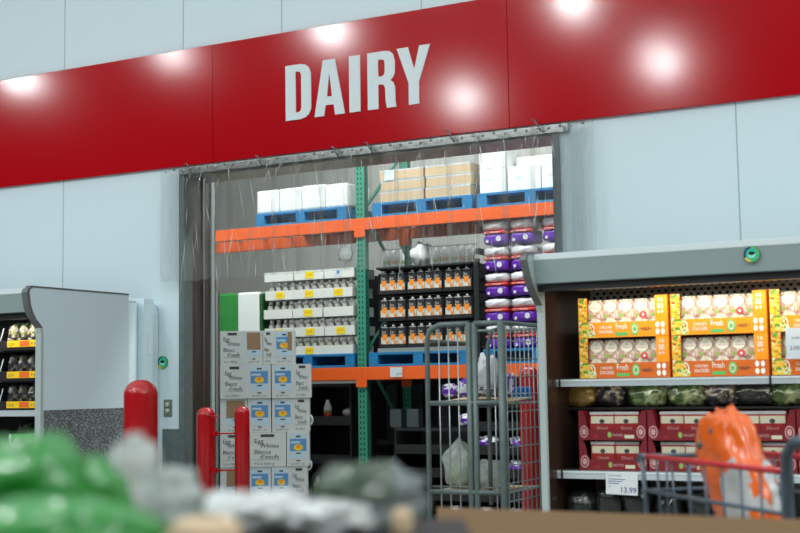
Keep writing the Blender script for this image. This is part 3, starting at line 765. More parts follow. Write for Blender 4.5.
# ------------------------------------------------------------------ roll cage
GY = 7.5
gx0, gx1 = at(426, 420, GY).x, at(503, 420, GY).x; gxm = at(473, 420, GY).x
gz = at(460, 324, GY).z; gzs = at(460, 403, GY).z; gzl = at(460, 492, GY).z
dY = atX(543, 420, gx1).y-GY
cage = thing('roll_cage', 'grey steel roll cage of upright bars and mesh in front of the doorway', 'cage', (gx0, GY, 0))
def gt(pts, r=.017, m='galv', name='frame_tube'): return MB().tube([(x-gx0, y-GY, z) for x, y, z in pts], r, m, 8).build(name, cage)
rr = .09
def corner(xa, xb, y, r=.017):
    return gt([(xa, y, .12), (xa, y, gz-rr), (xa+rr*.3, y, gz-rr*.3), (xa+rr, y, gz), (xb, y, gz)], r)
corner(gx0+.017, gxm-.02, GY)
gt([(gxm-.02, GY, .12), (gxm-.02, GY, gz+.005)], .02); gt([(gxm+.022, GY, .12), (gxm+.022, GY, gz+.005)], .019)
gt([(gxm+.02, GY, gz), (gx1, GY, gz+.0)], .016)
gt([(gx1, GY, .12), (gx1, GY, gz+.01)], .027)
xq = at(488, 420, GY+.02).x
gt([(xq, GY+.04, .7), (xq, GY+.04, gz-.14), (xq+.03, GY+.04, gz-.05), (gx1-.01, GY+.04, gz-.03)], .014)
for z in (gzs, gzl, .16): gt([(gx0+.017, GY, z), (gx1, GY, z)], .016)
gt([(gx0+.017, GY+.01, gzl+.03), (gx1, GY+.01, gzl+.03)], .006)
for u in (439.5, 449, 458.5): gt([(X_at(u, GY), GY, .16), (X_at(u, GY), GY, gz-.01)], .005, 'wire', 'rod')
for u in (495,): gt([(X_at(u, GY), GY, .16), (X_at(u, GY), GY, gz-.05)], .005, 'wire', 'rod')
for k in range(1, 9): gt([(gx1, GY+dY*k/9, .16), (gx1, GY+dY*k/9, gz-.0)], .0038, 'wire', 'rod')
nh = 15
for k in range(nh+1):
    z = .16+(gz-.16)*k/nh; gt([(gx1, GY, z), (gx1, GY+dY, z)], .0035, 'wire', 'rod')
gt([(gx1, GY, gz), (gx1, GY+dY, gz)], .014); gt([(gx1, GY+dY, .12), (gx1, GY+dY, gz)], .017); gt([(gx0+.017, GY+dY, .12), (gx0+.017, GY+dY, gz)], .014)
gt([(gx0+.017, GY, gz-.1), (gx0+.017, GY+dY, gz-.1)], .010); gt([(gx0+.017, GY+dY, gz-.02), (gx1, GY+dY, gz-.02)], .010)
for z in (gzs, gzl):
    b = MB(); b.box(.02, gx1-gx0-.02, .02, dY-.02, z-.012, z, 'wire'); b.build('shelf', cage)
for x in (gx0+.03, gx1-.03):
    for y in (GY+.04, GY+dY-.04):
        b = MB(); b.tube([(-.014,0,.055),(.014,0,.055)], .052, 'rubber', 14); b.box(-.03,.03,-.03,.03,.108,.122,'galv'); b.build('caster', cage, (x-gx0, y-GY, 0))
# cage contents
def bagobj(name, label, cat, p, s, m, seed, amp=.18, neck=0, m2=None, sel=None, group=None, rotz=0, tilt=None, p_=2.6, nu=30, nv=20):
    b = MB().blob(0, 0, s[2]*.93, s[0], s[1], s[2], m, seed, amp, neck=neck, m2=m2, sel=sel, p=p_, nu=nu, nv=nv)
    o = b.build(name, loc=p, rotz=rotz)
    if tilt: o.rotation_euler = tilt
    return tag(o, label, cat, group)
b = MB(); b.box(0, .52, 0, .38, 0, .006, 'kraft'); o = b.build('cardboard_sheet', loc=(gx0+.05, GY+.06, gzs+.03)); o.rotation_euler = (.0, -.06, 0); o.location.z = gzs+.001; o.rotation_euler = (.06, 0, 0); tag(o, 'bent brown cardboard sheet on the upper cage shelf', 'cardboard')
stripe = lambda x, y, z: noise.noise(Vector((x*1.6, y*1.6, z*1.6+3))) > .05
pk = [(451, 398, .055,.05,.045),(459,400,.05,.05,.035),(466,392,.045,.05,.06),(472,398,.06,.05,.04),(484,398,.055,.06,.035)]
for k, (u, v, a, b_, c) in enumerate(pk):
    p = at(u, v, GY+.17+.03*(k % 2))
    bagobj('small_package', ['purple and white crumpled package at the left of the upper cage shelf','low white and purple package second from left on the upper cage shelf','purple topped package standing against the cage\'s middle post','dark and white package behind the cage\'s middle post','flat dark package right of the cage\'s middle post'][k], 'package', (p.x, p.y, gzs+.035), (a, b_, c), ['packwhite','packwhite','purple','blackbag','blackbag'][k], 11+k, .28, m2=['purple','blackbag','packwhite','packwhite','packwhite'][k], sel=stripe, group='packages on the upper cage shelf', nu=22, nv=14)
p = at(487, 385, GY+.30); bagobj('white_bag', 'tall crumpled white bag on the upper cage shelf', 'bag', (p.x, p.y, gzs+.04), (.08,.07,.13), 'packwhite', 31, .28)
p = at(505, 390, GY+.36); bagobj('white_bag', 'small white and purple bag beside the cage mesh', 'bag', (p.x, p.y, gzs+.04), (.055,.06,.075), 'packwhite', 37, .3, m2='purple', sel=stripe)
p = at(513, 392, GY+.5); o = MB().box(-.06,.06,0,.06,0,.09,'blueplastic').build('blue_tub', loc=(gx1-.10, GY+.52, gzs+.006), bevel=.008); tag(o, 'blue plastic tub by the mesh on the upper cage shelf', 'tub')
b = MB(); b.box(0, gx1-gx0-.12, 0, .46, 0, .006, 'kraft'); o = b.build('cardboard_sheet', loc=(gx0+.06, GY+.05, gzl+.002)); tag(o, 'flat brown cardboard sheet on the lower cage shelf', 'cardboard')
p = at(460, 485, GY+.18); bagobj('knotted_bag', 'knotted translucent bag with green contents on the lower cage shelf', 'bag', (p.x, p.y, gzl+.012), (.098,.09,.155), 'bagfilm', 41, .2, neck=.85, nu=40, nv=30)
o = MB().blob(0,0,.07,.06,.05,.07,'limelabel',5,.1,nu=18,nv=12).build('leafy_item', loc=(p.x, p.y, gzl+.016)); tag(o, 'pale green item inside the knotted bag in the cage', 'produce')
p = at(489, 485, GY+.24); bagobj('slumped_bag', 'slumped pale plastic bag right of the knotted bag in the cage', 'bag', (p.x, p.y, gzl+.012), (.125,.08,.09), 'bagfilm', 47, .25)

# purple and white packages in the black crates seen through the cage
g = 'packages in the crates behind the cage'
for k, (u, v) in enumerate(((463, 427),(470,428),(482, 447),(490,448),(514,448),(487,470),(513,469),(452,503),(483,503),(512,503))):
    p = at(u, v, FY+.0); lv = int((p.z-.002)/cp2)
    bagobj('small_package', ['purple and white package at the left in the crate just under the upper cage shelf','white package beside it just under the upper cage shelf','white flecked dark package right of the cage\'s middle post','pale package right of the middle post above the slumped bag','small pale package seen through the cage mesh','white package half hidden by the slumped bag','purple package low behind the cage mesh','low package behind the knotted bag, under the cage shelf','low package under the slumped bag','low package at the bottom of the cage mesh'][k], 'package', (p.x, FY+.11, lv*cp2+.002+.014), (.075 if k % 2 == 0 else .06, .045, .058), 'packwhite', 60+k, .42, m2='purple' if k in (0,2,4,6,7,9) else 'blackbag', sel=stripe, group=g, nu=22, nv=14)

# ------------------------------------------------------------------ wall fittings
def badge(p, r, label, thick=.006):
    t = thing('round_badge', label, 'badge', p)
    MB().lathe([(r,0),(r,thick)], 'navy', 28, T=Matrix.Rotation(PI/2,4,'X')).build('rim', t)
    b = MB(); b.disc(0,0,r*.99,-thick-.0004,'print_green'); 
    n=14; b.add([(0,-thick-.0008,0)]+[(r*math.cos(a), -thick-.0008, r*math.sin(a)) for a in [PI*.55+PI*.9*k/n for k in range(n+1)]], [(0,k+1,k+2) for k in range(n)], 'navy')
    b.add([(0,-thick-.001,0)]+[(r*math.cos(a), -thick-.001, r*math.sin(a)) for a in [PI*1.15+PI*.3*k/n for k in range(n+1)]], [(0,k+1,k+2) for k in range(n)], 'price_yellow')
    b.disc(0,0,r*.74,-thick-.0014,'teal'); b.disc(0,-r*.08,r*.5,-thick-.0018,'teal_light',r*.42)
    b.disc(0,r*.12,r*.42,-thick-.0022,'hole',r*.22); b.build('face', t)
    return t
badge(at(163, 362.5, W), .052, 'small round green and blue badge on the white wall')
sp = at(168.2, 408.3, W)
sw_ = thing('switch_plate', 'grey plate with two round key switches on the wall', 'switch', (sp.x, W, sp.z-.055))
MB().box(-.042, .042, -.006, 0, -.015, .125, 'switch').build('plate', sw_, bevel=.002)
for z in (.035, .085): MB().lathe([(.021,0),(.021,.014),(.012,.018)], 'brass', 16, T=Matrix.Translation((0,-.006,z)) @ Matrix.Rotation(PI/2,4,'X')).build('key_switch', sw_)

# ------------------------------------------------------------------ coolers
CF = 7.0
XL = -6.73                                   # right end of the left cooler
prof_px = [(128.7,295.2),(31,287.2),(28,289),(27.2,292),(28.7,305),(31.2,313),(34.5,319.4),(37.8,323.6),(40.6,328),(41.3,334)]
prof = [(atX(u, v, XL).y, atX(u, v, XL).z) for u, v in prof_px]
cz_top = prof[0][1]; back = prof[0][0]
FRY = prof[-1][0]
full = prof+[(FRY+.005, 0.02), (back, 0.02)]
def cooler(name, label, x0, x1, ends):
    t = thing(name, label, 'cooler', (x0, CF, 0)); L = Vector(t.location)
    P = lambda pts: [(y-CF, z) for y, z in pts]
    shift = .10 if 'l' in ends else 0            # this case's lower front stands further back under the canopy
    P2 = lambda pts: [(y-CF+shift*min(1, max(0, (prof[3][1]-z)/(prof[3][1]-prof[9][1])))*(0 if y > 7.9 else 1), z) for y, z in pts]
    for e in ends:
        xa = (x1 if e == 'r' else x0)-x0
        sgn = 1 if e == 'r' else -1
        b = MB(); a, c = sorted((xa, xa-sgn*(.045 if e == 'r' else .030)))
        b.prismX(P2(full), a, c, 'cooler' if e == 'r' else 'pale_trim')
        b.build('end_panel', t)
        # front edge trim follows the profile
        b = MB(); tr = P2(prof[1:]+[(FRY+.005, .02)])
        for q in range(len(tr)-1):
            y0_, z0_ = tr[q]; y1_, z1_ = tr[q+1]
            m = 'edge_trim' if q < 7 else 'pale_trim'
            b.add([(a-.004,y0_-.007,z0_),(c+.004,y0_-.007,z0_),(c+.004,y1_-.007,z1_),(a-.004,y1_-.007,z1_),(a-.004,y0_+.02,z0_),(c+.004,y0_+.02,z0_),(c+.004,y1_+.02,z1_),(a-.004,y1_+.02,z1_)], [(0,3,2,1),(0,1,5,4),(1,2,6,5),(2,3,7,6),(3,0,4,7),(4,5,6,7)], m)
        b.build('end_trim', t)
        b = MB(); b.box(a-.004, c+.004, 0.0, back-CF, cz_top+.001-.0, cz_top+.012, 'edge_trim', T=None)
        yz = P(prof[:2]); 
        b = MB(); b.prismX([(yz[0][0],yz[0][1]+.001),(yz[1][0],yz[1][1]+.001),(yz[1][0],yz[1][1]+.012),(yz[0][0],yz[0][1]+.012)], a-.004, c+.004, 'edge_trim'); b.build('top_trim', t)
        if e == 'r':
            pz = at(83, 409, 7.5).z
            pz = atX(43, 410.4, XL).z
            b = MB(); b.box(.0005+c if c > a else 0, c+.004, FRY-CF+.03, back-CF-.01, .05, pz, 'plate'); b.build('kick_plate', t)
    i0 = x0+(.031 if 'l' in ends else 0)-x0; i1 = x1-(.046 if 'r' in ends else 0)-x0
    zc0 = at(545, 283.5, CF+.05).z; 
    b = MB(); b.prismX([(.0,cz_top-.004),(.0,cz_top-.035),(.02,zc0),(.05,zc0-.004),(.30,zc0+.03),(.30,cz_top-.004)], i0, i1, 'canopy'); b.build('canopy', t)
    b = MB(); b.prismX([(-.006,cz_top+.004),(-.006,cz_top-.030),(.0,cz_top-.036),(.02,cz_top-.036),(.30,cz_top-.0),(.30,cz_top+.004)], i0, i1, 'lip'); b.build('top_lip', t, bevel=.004)
    MB().box(i0, i1, .30, back-CF-.001, cz_top-.03, cz_top-.006, 'cooler').build('roof_panel', t)
    MB().box(i0, i1, .055, .15, zc0-.045, zc0-.006, 'black').box(i0, i1, .25, .30, zc0-.03, zc0+.02, 'black').box(i0,i1,.155,.245,zc0+.0,zc0+.008,'black').build('air_grille', t)
    b0 = MB().box(i0, i1, back-CF-.05, back-CF-.001, .05, cz_top-.031, 'liner_grey' if 'l' in ends else 'black')
    bp = b0
    nh_ = int((i1-i0)/.045)
    hz_ = at(600, 289.5, back-.05).z
    for q in range(nh_ if 'l' in ends else 0):
        for w_ in range(3):
            bp.disc(i0+.03+q*.045+(.022 if w_ % 2 else 0), hz_-.028*w_, .012, back-CF-.0505, 'hole', .009, 8)
    bp.build('back_panel', t)
    MB().box(i0, i1, FRY-CF+.13, back-CF-.051, .05, .16, 'black').build('deck_pan', t)
    MB().box(i0, i1, FRY-CF+.10, FRY-CF+.12, .05, .42, 'cooler').build('front_bumper', t)
    MB().box(i0+.05, i1-.05, .18, .20, zc0-.012, zc0-.001, 'led').build('light_strip', t)
    return t, i0, i1, zc0
RX0 = at(533.8, 255, CF).x-.0335
zs1_ = at(640, 377.8, 7.31).z
t_r, ri0, ri1, zc0 = cooler('open_cooler', 'long grey open-front refrigerated case at the right', RX0-.0, 2.2, 'l')
t_l, li0, li1, _ = cooler('open_cooler', 'grey open-front refrigerated case at the left, seen from its end', -9.2, XL, 'r')
MB().box(.0315, .035, FRY-CF+.135, back-CF-.052, .165, cz_top-.032, 'brownliner').build('inner_liner', t_r)
MB().box(-XL-9.2-.0+0, 0, 0, 0, 0, 0, 'black') if False else None
# left edge guard of the right cooler
# canopy lamps of both cases
area('case_lamp', (-.9, 7.22, zc0-.024), (-.9, 7.45, zc0-.75), 3.6, 15, (1,.97,.86), 'RECTANGLE', .05)
area('case_lamp', (-7.9, 7.22, zc0-.024), (-7.9, 7.45, zc0-.75), 2.2, 7, (1,.97,.9), 'RECTANGLE', .05)
area('shelf_fill_light', (-.9, 7.36, zs1_-.03), (-.9, 7.5, zs1_-.5), 3.6, 4, (1,.97,.86), 'RECTANGLE', .02)  # added fill light, brightens the goods below the upper shelf
# column of ducting between the left cooler and the wall
b = MB(); zc = atX(132, 297, XL).z
cc = thing('corner_duct', 'white rounded duct column between the left cooler and the wall', 'duct', (XL-.12, 8.09, 0))
MB().tube([(0,0,.0),(0,0,zc-.04)], .085, 'wall', 20).lathe([(.085,zc-.04),(.07,zc-.015),(.03,zc)], 'wall', 20).build('round_column', cc)
MB().box(-.05,.11,.09,.21,0,zc-.0,'cooler').build('flat_cover', cc, bevel=.006)
MB().prismY([(.0,0),(.085,0),(.085,zc-.12),(.06,zc-.04),(.0,zc-.0)], .211, .30, 'cooler').build('rounded_cover', cc, bevel=.006)
MB().box(.111,.118,.14,.18,zc-.45,zc-.28,'lip').build('latch', cc)

# --- right cooler shelves
def shelf(t, i0, i1, ytop, zt, th=.035, yf=None, yb=None):
    return MB().box(i0+.005, i1, yf-CF+.006, yb-CF, zt-.022, zt, 'steel').build('shelf', t)
S1 = 7.31
zs1 = at(640, 377.8, S1).z; ye = back-.052
MB().box(.036, ri1, S1-CF, ye-CF, zs1-.02, zs1, 'steel').build('shelf', t_r)
b = MB(); b.box(.036, ri1, S1-CF-.012, S1-CF-.001, zs1-.045, zs1-.004, 'shelf_edge').box(.036, ri1, S1-CF-.016, S1-CF-.012, zs1-.014, zs1-.004, 'lip')
for u in (560.5, 771): x = X_at(u, S1)-(RX0-.0); b.box(x-.006, x+.006, S1-CF-.018, S1-CF-.012, zs1-.045, zs1, 'black')
b.build('shelf_edge', t_r)
S2 = 7.28
zs2 = at(580, 470.3, S2).z
MB().box(.036, ri1, S2-CF, ye-CF, zs2-.02, zs2, 'steel').build('shelf', t_r)
b = MB(); b.box(.036, ri1, S2-CF-.012, S2-CF-.001, zs2-.048, zs2-.004, 'shelf_edge').box(.036, ri1, S2-CF-.016, S2-CF-.012, zs2-.014, zs2-.004, 'lip')
x = X_at(560.5, S2)-(RX0-.0); b.box(x-.006, x+.006, S2-CF-.018, S2-CF-.012, zs2-.048, zs2, 'black'); b.build('shelf_edge', t_r)
# orange trays of cups
TY = S1+.035
tx0 = at(579, 340, TY).x; tx1 = at(670.5, 340, TY).x; TW = tx1-tx0
TH_ = (at(580, 298.5, TY).z-zs1)/2-.002
def tray_mesh(shaded):
    t = thing('snack_tray', '', 'tray'); w = TW-.012; h = TH_; om = 'tray_orange_shaded' if shaded else 'tray_orange'
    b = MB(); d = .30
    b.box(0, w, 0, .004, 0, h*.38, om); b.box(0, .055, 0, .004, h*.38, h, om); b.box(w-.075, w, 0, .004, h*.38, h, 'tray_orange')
    b.box(0, .004, .004, d, 0, h, 'tray_orange').box(w-.004, w, .004, d, 0, h, 'tray_orange').box(.004, w-.004, d-.004, d, 0, h*.6, 'tray_orange').box(.004, w-.004, .004, d-.004, 0, .003, 'kraft')
    b.rect(.002, .052, 0.002, h-.002, -.0006, 'veg'); b.add([(.052,-.0006,.002),(.10,-.0006,.002),(.105,-.0006,h*.12),(.09,-.0006,h*.3),(.052,-.0006,h*.38)], [(0,1,2,3,4)], 'veg')
    b.disc(.075, h*.2, .024, -.001, 'tray_white', h*.15); b.disc(.072, h*.2, .020, -.0014, 'veg', h*.13)
    b.text('CHICKEN', .13, h*.22, -.001, h*.10, 'tray_white', w*.14, .003); b.text('SNACKERS', .125, h*.10, -.001, h*.12, 'tray_white', w*.16, .003)
    b.text('Fresh', w*.42, h*.20, -.001, h*.20, 'tray_white', w*.13, .006); b.rect(w*.42, w*.56, h*.04, h*.12, -.001, 'print_green'); b.disc(w*.42, h*.35, .006, -.001, 'print_green')
    b.disc(w*.635, h*.19, .024, -.001, 'print_green', h*.155); b.disc(w*.635, h*.19, .017, -.0014, 'cream', h*.11); b.disc(w*.635, h*.19, .010, -.0018, 'print_green', h*.06)
    b.text('~snack~', w*.69, h*.15, -.001, h*.15, 'ink', w*.13, .01)
    for i in range(2):
        for j in range(2): b.disc(w*.885+i*.032, h*(.11+.17*j), .012, -.001, 'tray_white', h*.07)
    b.text('16', w-.06, h*.84, -.001, h*.13, 'tray_white', .035, .01); b.text('6-9', w-.06, h*.56, -.001, h*.11, 'tray_white', .035, .01)
    for j in range(3): b.rect(w-.06, w-.025, h*(.68+.045*j), h*(.70+.045*j), -.001, 'tray_white')
    b.build('printed_carton', t)
    return t
def make_cup():
    t = thing('snack_cup', '', 'cup'); w, h = .049, .085
    pr = [(-w,.012),(-w+.012,0),(w-.012,0),(w,.012),(w,h-.012),(w-.012,h),(-w+.012,h),(-w,h-.012)]
    MB().prismY(pr, .0, .045, 'food').build('cup_body', t, bevel=.003)
    b = MB(); b.rect(-w*.9,w*.9,h*.05,h*.42,-.0042,'food'); b.disc(0, h*.66, w*.74, -.0052, 'label_cream', h*.25); b.disc(0, h*.80, w*.3, -.0056, 'cream', h*.09); b.rect(-w*.5,w*.5,h*.60,h*.64,-.0056,'pinkish'); b.disc(-w*.5, h*.22, w*.24, -.0052, 'limelabel', h*.10); b.build('lid_label', t)
    return t
TR = tray_mesh(False); TR2 = tray_mesh(True); CUP = make_cup(); f1 = f2 = f3 = True
g1 = 'orange snack trays on the cooler shelf'; colname = ['left','middle','right']
for k in range(3):
    for r in range(2):
        x = tx0+k*(TW+.006); z = zs1+.001+(TH_+.002 if r == 0 else 0)
        lb = 'orange printed tray of snack cups, %s row, %s' % (['upper','lower'][r], ['nearest the case\'s left end','in the middle','at the photo\'s right edge'][k])
        if r == 0: place(TR, f1, lb, (x, TY, z), 0, g1); f1 = False
        else: place(TR2, f2, lb, (x, TY, z), 0, g1); f2 = False
        n = 5 if k < 2 else 2
        for q in range(n):
            for s_ in range(2):
                cz = z+.005+s_*.094 if True else 0
                cz = z+TH_*(.10 if s_ == 0 else .43)
                cx = x+.098+q*(TW-.135)/4.5
                hh_ = 1.0
                place(CUP, f3, 'snack cup, %s from left, %s tier of %s orange tray, %s row' % (ORD[q], ['lower','upper'][s_], colname[k], ['upper','lower'][r]), (cx, TY+.03+.03*(1-s_)*0, cz if s_ else z+.0045), 0, 'cups in the orange trays'); f3 = False
for o in bpy.data.objects:
    if o.get('category') == 'cup': o.scale = (1.0, 1, (TH_*.53)/.088)
for (k, r) in ((0,0),(0,1),(1,0),(1,1)):
    z = zs1+.001+(TH_+.002 if r == 0 else 0)
    x = tx0+k*(TW+.006)+TW*.705
    b = MB(); s2 = .020; pl = [(s2*math.cos(PI/8+PI/4*i), s2*math.sin(PI/8+PI/4*i)) for i in range(8)]
    b.prismY(pl, 0, .001, 'fresh_red').rect(-.010,.010,-.003,.003,-.0006,'tray_white').rect(-.003,.003,-.010,.010,-.0008,'tray_white')
    o = b.build('red_sticker', loc=(x, TY+.018, z+TH_*.54)); tag(o, 'small red sticker with white cross on the %s tray of the %s row' % (colname[k], ['upper','lower'][r]), 'sticker', 'red stickers on the snack trays')
o = MB().box(0,.13,0,.003,0,.17,'paper').text('2.00',.02,.05,-.0006,.03,'ink').text('snack',.03,.11,-.0006,.02,'ink').build('grey_price_card', loc=(at(786,345,S1-.02).x, S1-.01, at(786,360,S1-.02).z+.005)); o.location.y = S1-.02; tag(o, 'grey price card over the lower right orange tray', 'card')
# badge on the canopy
bz = at(752, 254.3, CF-.001); bd = badge((bz.x, CF-.002, bz.z), .043, 'round green and blue badge on the canopy of the right case'); 
# maroon trays
BY = S2+.045
mx0 = at(579, 440, BY).x; mx1 = at(648, 440, BY).x; MW = mx1-mx0; MH = (at(600, 410.5, BY).z-zs2)/2-.002
def maroon_tray():
    t = thing('maroon_tray', '', 'tray'); w = MW-.008; h = MH; b = MB()
    out = [(0,0),(w,0),(w,h),(w-.025,h),(w-.040,h*.80),(w-.050,h*.5),(w-.062,h*.36),(.062,h*.36),(.050,h*.5),(.040,h*.8),(.025,h),(0,h)]
    b.prismY(out[:7]+out[7:], 0, .004, 'maroon')
    b.box(0,.004,.004,.26,0,h,'maroon').box(w-.004,w,.004,.26,0,h,'maroon').box(.004,w-.004,.004,.26,0,.003,'maroon').box(.004,w-.004,.256,.26,.003,h*.7,'maroon'); 
    for x in (.033, w-.033):
        b.disc(x, h*.28, .026, -.0006, 'pinkish', h*.21); b.disc(x, h*.28, .020, -.001, 'maroon', h*.165); b.disc(x, h*.28, .014, -.0014, 'pinkish', h*.11)
    b.rect(w*.22,w*.30,h*.06,h*.16,-.0006,'meatred'); b.disc(w*.46,h*.18,.012,-.0006,'limelabel',h*.1); b.text('SMOKED', w*.5,h*.13,-.0006,h*.12,'pinkish',w*.16,.003); b.rect(w*.68,w*.82,h*.06,h*.18,-.0006,'cream')
    b.build('printed_carton', t)
    return t
def meat_pack():
    t = thing('meat_pack', '', 'package'); w, h = .075, MH*.93
    MB().prismY([(-w,0),(w,0),(w*1.03,h*.5),(w,h),(-w,h),(-w*1.03,h*.5)], 0, .03, 'meatred').build('pouch', t, bevel=.006)
    b = MB(); b.rect(-w*.9,w*.95,h*.58,h*.84,-.0008,'cream'); b.disc(0,h*.66,.016,-.0012,'ink',h*.08); b.text('Sliced', -w*.45,h*.36,-.0008,h*.16,'pinkish',w*.9,.004); b.rect(-w*.6,w*.5,h*.16,h*.26,-.0008,'cream'); b.rect(-w,w,h*.90,h*1.0,-.0008,'bagclear'); b.build('front_label', t)
    return t
MT = maroon_tray(); MP = meat_pack(); f1 = f2 = True
for k in range(4):
    for r in range(2):
        x = mx0+k*MW; z = zs2+.001+(MH+.002 if r == 0 else 0)
        place(MT, f1, 'maroon tray of sliced meat packs, %s row, %s' % (['upper','lower'][r], ['first from the case\'s left end','second from the case\'s left end','behind the orange bag','at the photo\'s right edge'][k]), (x, BY, z), 0, 'maroon trays on the lower cooler shelf'); f1 = False
        for q in range(2):
            if k == 3 and q: continue
            place(MP, f2, 'sliced meat pack, %s one in the %s maroon tray of the %s row' % (['left','right'][q], ORD[k], ['upper','lower'][r]), (x+MW*(.33+.34*q), BY+.02+.012*((q+k) % 2), z+.004), rnd.uniform(-.08,.08), 'meat packs in the maroon trays'); f2 = False
# inner rear shelf and dark bags above the maroon trays
zi = zs2+.003+2*(MH+.002)+.012
MB().box(.036, ri1, 7.47-CF, ye-CF, zi-.012, zi, 'black').build('rear_shelf', t_r)
g = 'dark bags behind the maroon trays'
for k, (u, w, m, lb) in enumerate(((584,.105,'goldbag','gold and brown crinkled bag at the case\'s left end, below the upper shelf'),(612,.095,'snackdark','speckled dark bag above the left maroon tray'),(650,.12,'leafbag','leafy green printed bag right of the speckled bag'),(688,.12,'leafbag','green printed bag above the second maroon tray'),(724,.11,'snackdark','speckled dark bag above and behind the orange bag'),(757,.12,'blackbag','glossy black bag right of the orange bag'),(790,.10,'leafbag','dark green bag at the photo\'s right edge'))):
    Yb = 7.58
    p = at(u, 408, Yb)
    bagobj('crinkled_bag', lb, 'bag', (p.x, Yb, zi+.001 if k else zi+.001), (w, .09, .070), m, 80+k, .16, group=g, nu=34, nv=20)
# low black goods under the second shelf
zd = .16; zlow = zs2-.33
MB().box(.036, ri1, 7.27-CF, ye-CF, zlow-.02, zlow, 'black').build('lower_shelf', t_r)
g = 'dark packs under the second shelf'
for k, u in enumerate((582, 609, 637, 669, 702, 735, 768)):
    p = at(u, 500, 7.42); wide = .12
    bagobj('dark_pack', 'dark shrink wrapped pack under the second shelf, %s from the case\'s left end' % ORD[k], 'package', (p.x, 7.45+.02*(k % 2), zlow+.001), (.085,.09,.10+.015*(k % 3)), 'blackbag', 100+k, .22, group=g, p_=4, nu=26, nv=16)
    if k in (1,3,5):
        q = at(u-2, 500, 7.33); o = MB().box(-.03,.03,0,.004,0,.05,'paper').build('pack_label', loc=(q.x, 7.315, zlow+.001+.03)); tag(o, 'small pale label standing among the dark packs, %s' % {1:'below the left maroon tray',3:'below the price card',5:'below the shopping cart basket'}[k], 'label', 'pale labels under the second shelf'); o.location.z = zlow+.001
# price card 13.99
pc = at(606, 472.5, S2-.02); w_ = at(638, 480, S2-.02).x-pc.x
card = MB().box(0, w_, 0, .002, -.125, 0, 'whiteplain')
card.text('SLICED SAUSAGE', .012, -.022, -.0006, .014, 'blue_ink', w_*.42); 
for k in range(3): card.rect(.012, .012+w_*(.55-.1*k), -.040-.012*k, -.036-.012*k, -.0006, 'paper' if False else 'blue_ink')
card.text('13.99', w_*.44, -.112, -.0006, .045, 'blue_ink', w_*.52, .012); card.text('KG', .016, -.085, -.0006, .012, 'blue_ink')
o = card.build('price_card', loc=(pc.x, S2-.022, zs2-.006)); o.rotation_euler = (0, .03, 0); tag(o, 'white price card reading 13.99 hung on the second shelf edge', 'card')

# --- left cooler shelves and bins
LX0 = -9.2
LS = 7.30
def lz(v): return at(18, v, LS).z
binz = [lz(v) for v in (350, 381, 411.0)]
for z in binz:
    MB().box(.0, li1-.002, LS-CF+.03, ye-CF, z-.012, z-.001, 'black').build('shelf', t_l)
zE = lz(409)
MB().box(.0, li1-.002, LS-CF-.014, LS-CF-.002, zE-.055, zE-.010, 'shelf_edge').build('shelf_edge', t_l)
g = 'black bins in the left case'
xr = XL-.055
for r, z in enumerate(binz):
    bx = X_at(7, LS)-.09
    hb = .24
    t = thing('product_bin', 'black bin with a yellow price strip in the left case, %s row' % ['top','middle','bottom'][r], 'bin', (bx, LS, z), 0, g)
    b = MB(); b.box(0,.47,0,.006,0,.075,'blackplastic').box(0,.47,.35,.356,0,.16,'blackplastic').box(0,.006,.006,.35,0,.14,'blackplastic').box(.464,.47,.006,.35,0,.14,'blackplastic').box(.006,.464,.006,.35,0,.006,'blackplastic'); b.build('bin_body', t)
    b = MB(); b.box(.09,.46,-.004,0,.022,.072,'price_yellow'); b.rect(.22,.32,.026,.068,-.0046,'price_orange'); b.text('9.99', .335,.034,-.0046,.03,'ink',.06); b.text('12.9', .10,.034,-.0046,.03,'ink',.06); b.build('price_strip', t)
    MB().tube([(.015,.0,.07),(.0,.05,.17)], .005, 'lip', 6).build('wire_arm', t)
    for q in range(4):
        mm = ['snack','snackdark','snackdark'][r] if q != 3 else ['greenbag','snack','snack'][r]
        o = bagobj('snack_pouch', 'crinkled snack pouch in the %s bin of the left case, %s' % (['top','middle','bottom'][r], ['leftmost','second from left','third from left','rightmost'][q]), 'pouch', (bx+.085+q*.100, LS+.13, z+.007), (.046,.10,.105), mm, 130+q+r*5, .16, group='pouches in the black bins', nu=20, nv=14)
# lower goods: a green box and dark tray
zg = at(20, 446, LS).z
MB().box(.0, li1-.002, LS-CF+.03, ye-CF, zg-.05, zg-.035, 'black').build('shelf', t_l)
o = MB().box(0,.30,0,.2,0,.12,'print_green').box(-.001,.02,-.001,0,0,.12,'whiteplain').text('BIO',.06,.06,-.001,.04,'tray_white').build('green_carton', loc=(at(9,440,LS+.05).x, LS+.05, zg-.034)); tag(o, 'green printed carton low in the left case', 'carton')
o = bagobj('dark_pouch', 'dark purple pouch above the green carton in the left case', 'pouch', (at(20,430,LS+.3).x, LS+.42, zg-.033), (.12,.07,.11), 'snackdark', 170, .15)

# ------------------------------------------------------------------ shopping cart with orange bag
KY = 4.75
def K(u, v, Y=KY): return at(u, v, Y)
Rt = (_r2*1.0); 
cart = thing('shopping_cart', 'grey wire shopping cart with a red rail before the right case', 'shopping cart', (K(700,470).x, KY, 0))
k0 = Vector(cart.location)
def ct(pts, r, m, name): return MB().tube([p-k0 for p in pts], r, m, 8).build(name, cart)
A0 = K(650,456.5); A1 = K(788, 472)             # near top rail
zr = (A0.z+A1.z)/2; zlow2 = zr-.145; zbot = zr-.38
A0 = atZ(643, 456, zr+.0); A1 = atZ(782, 471.5, zr)
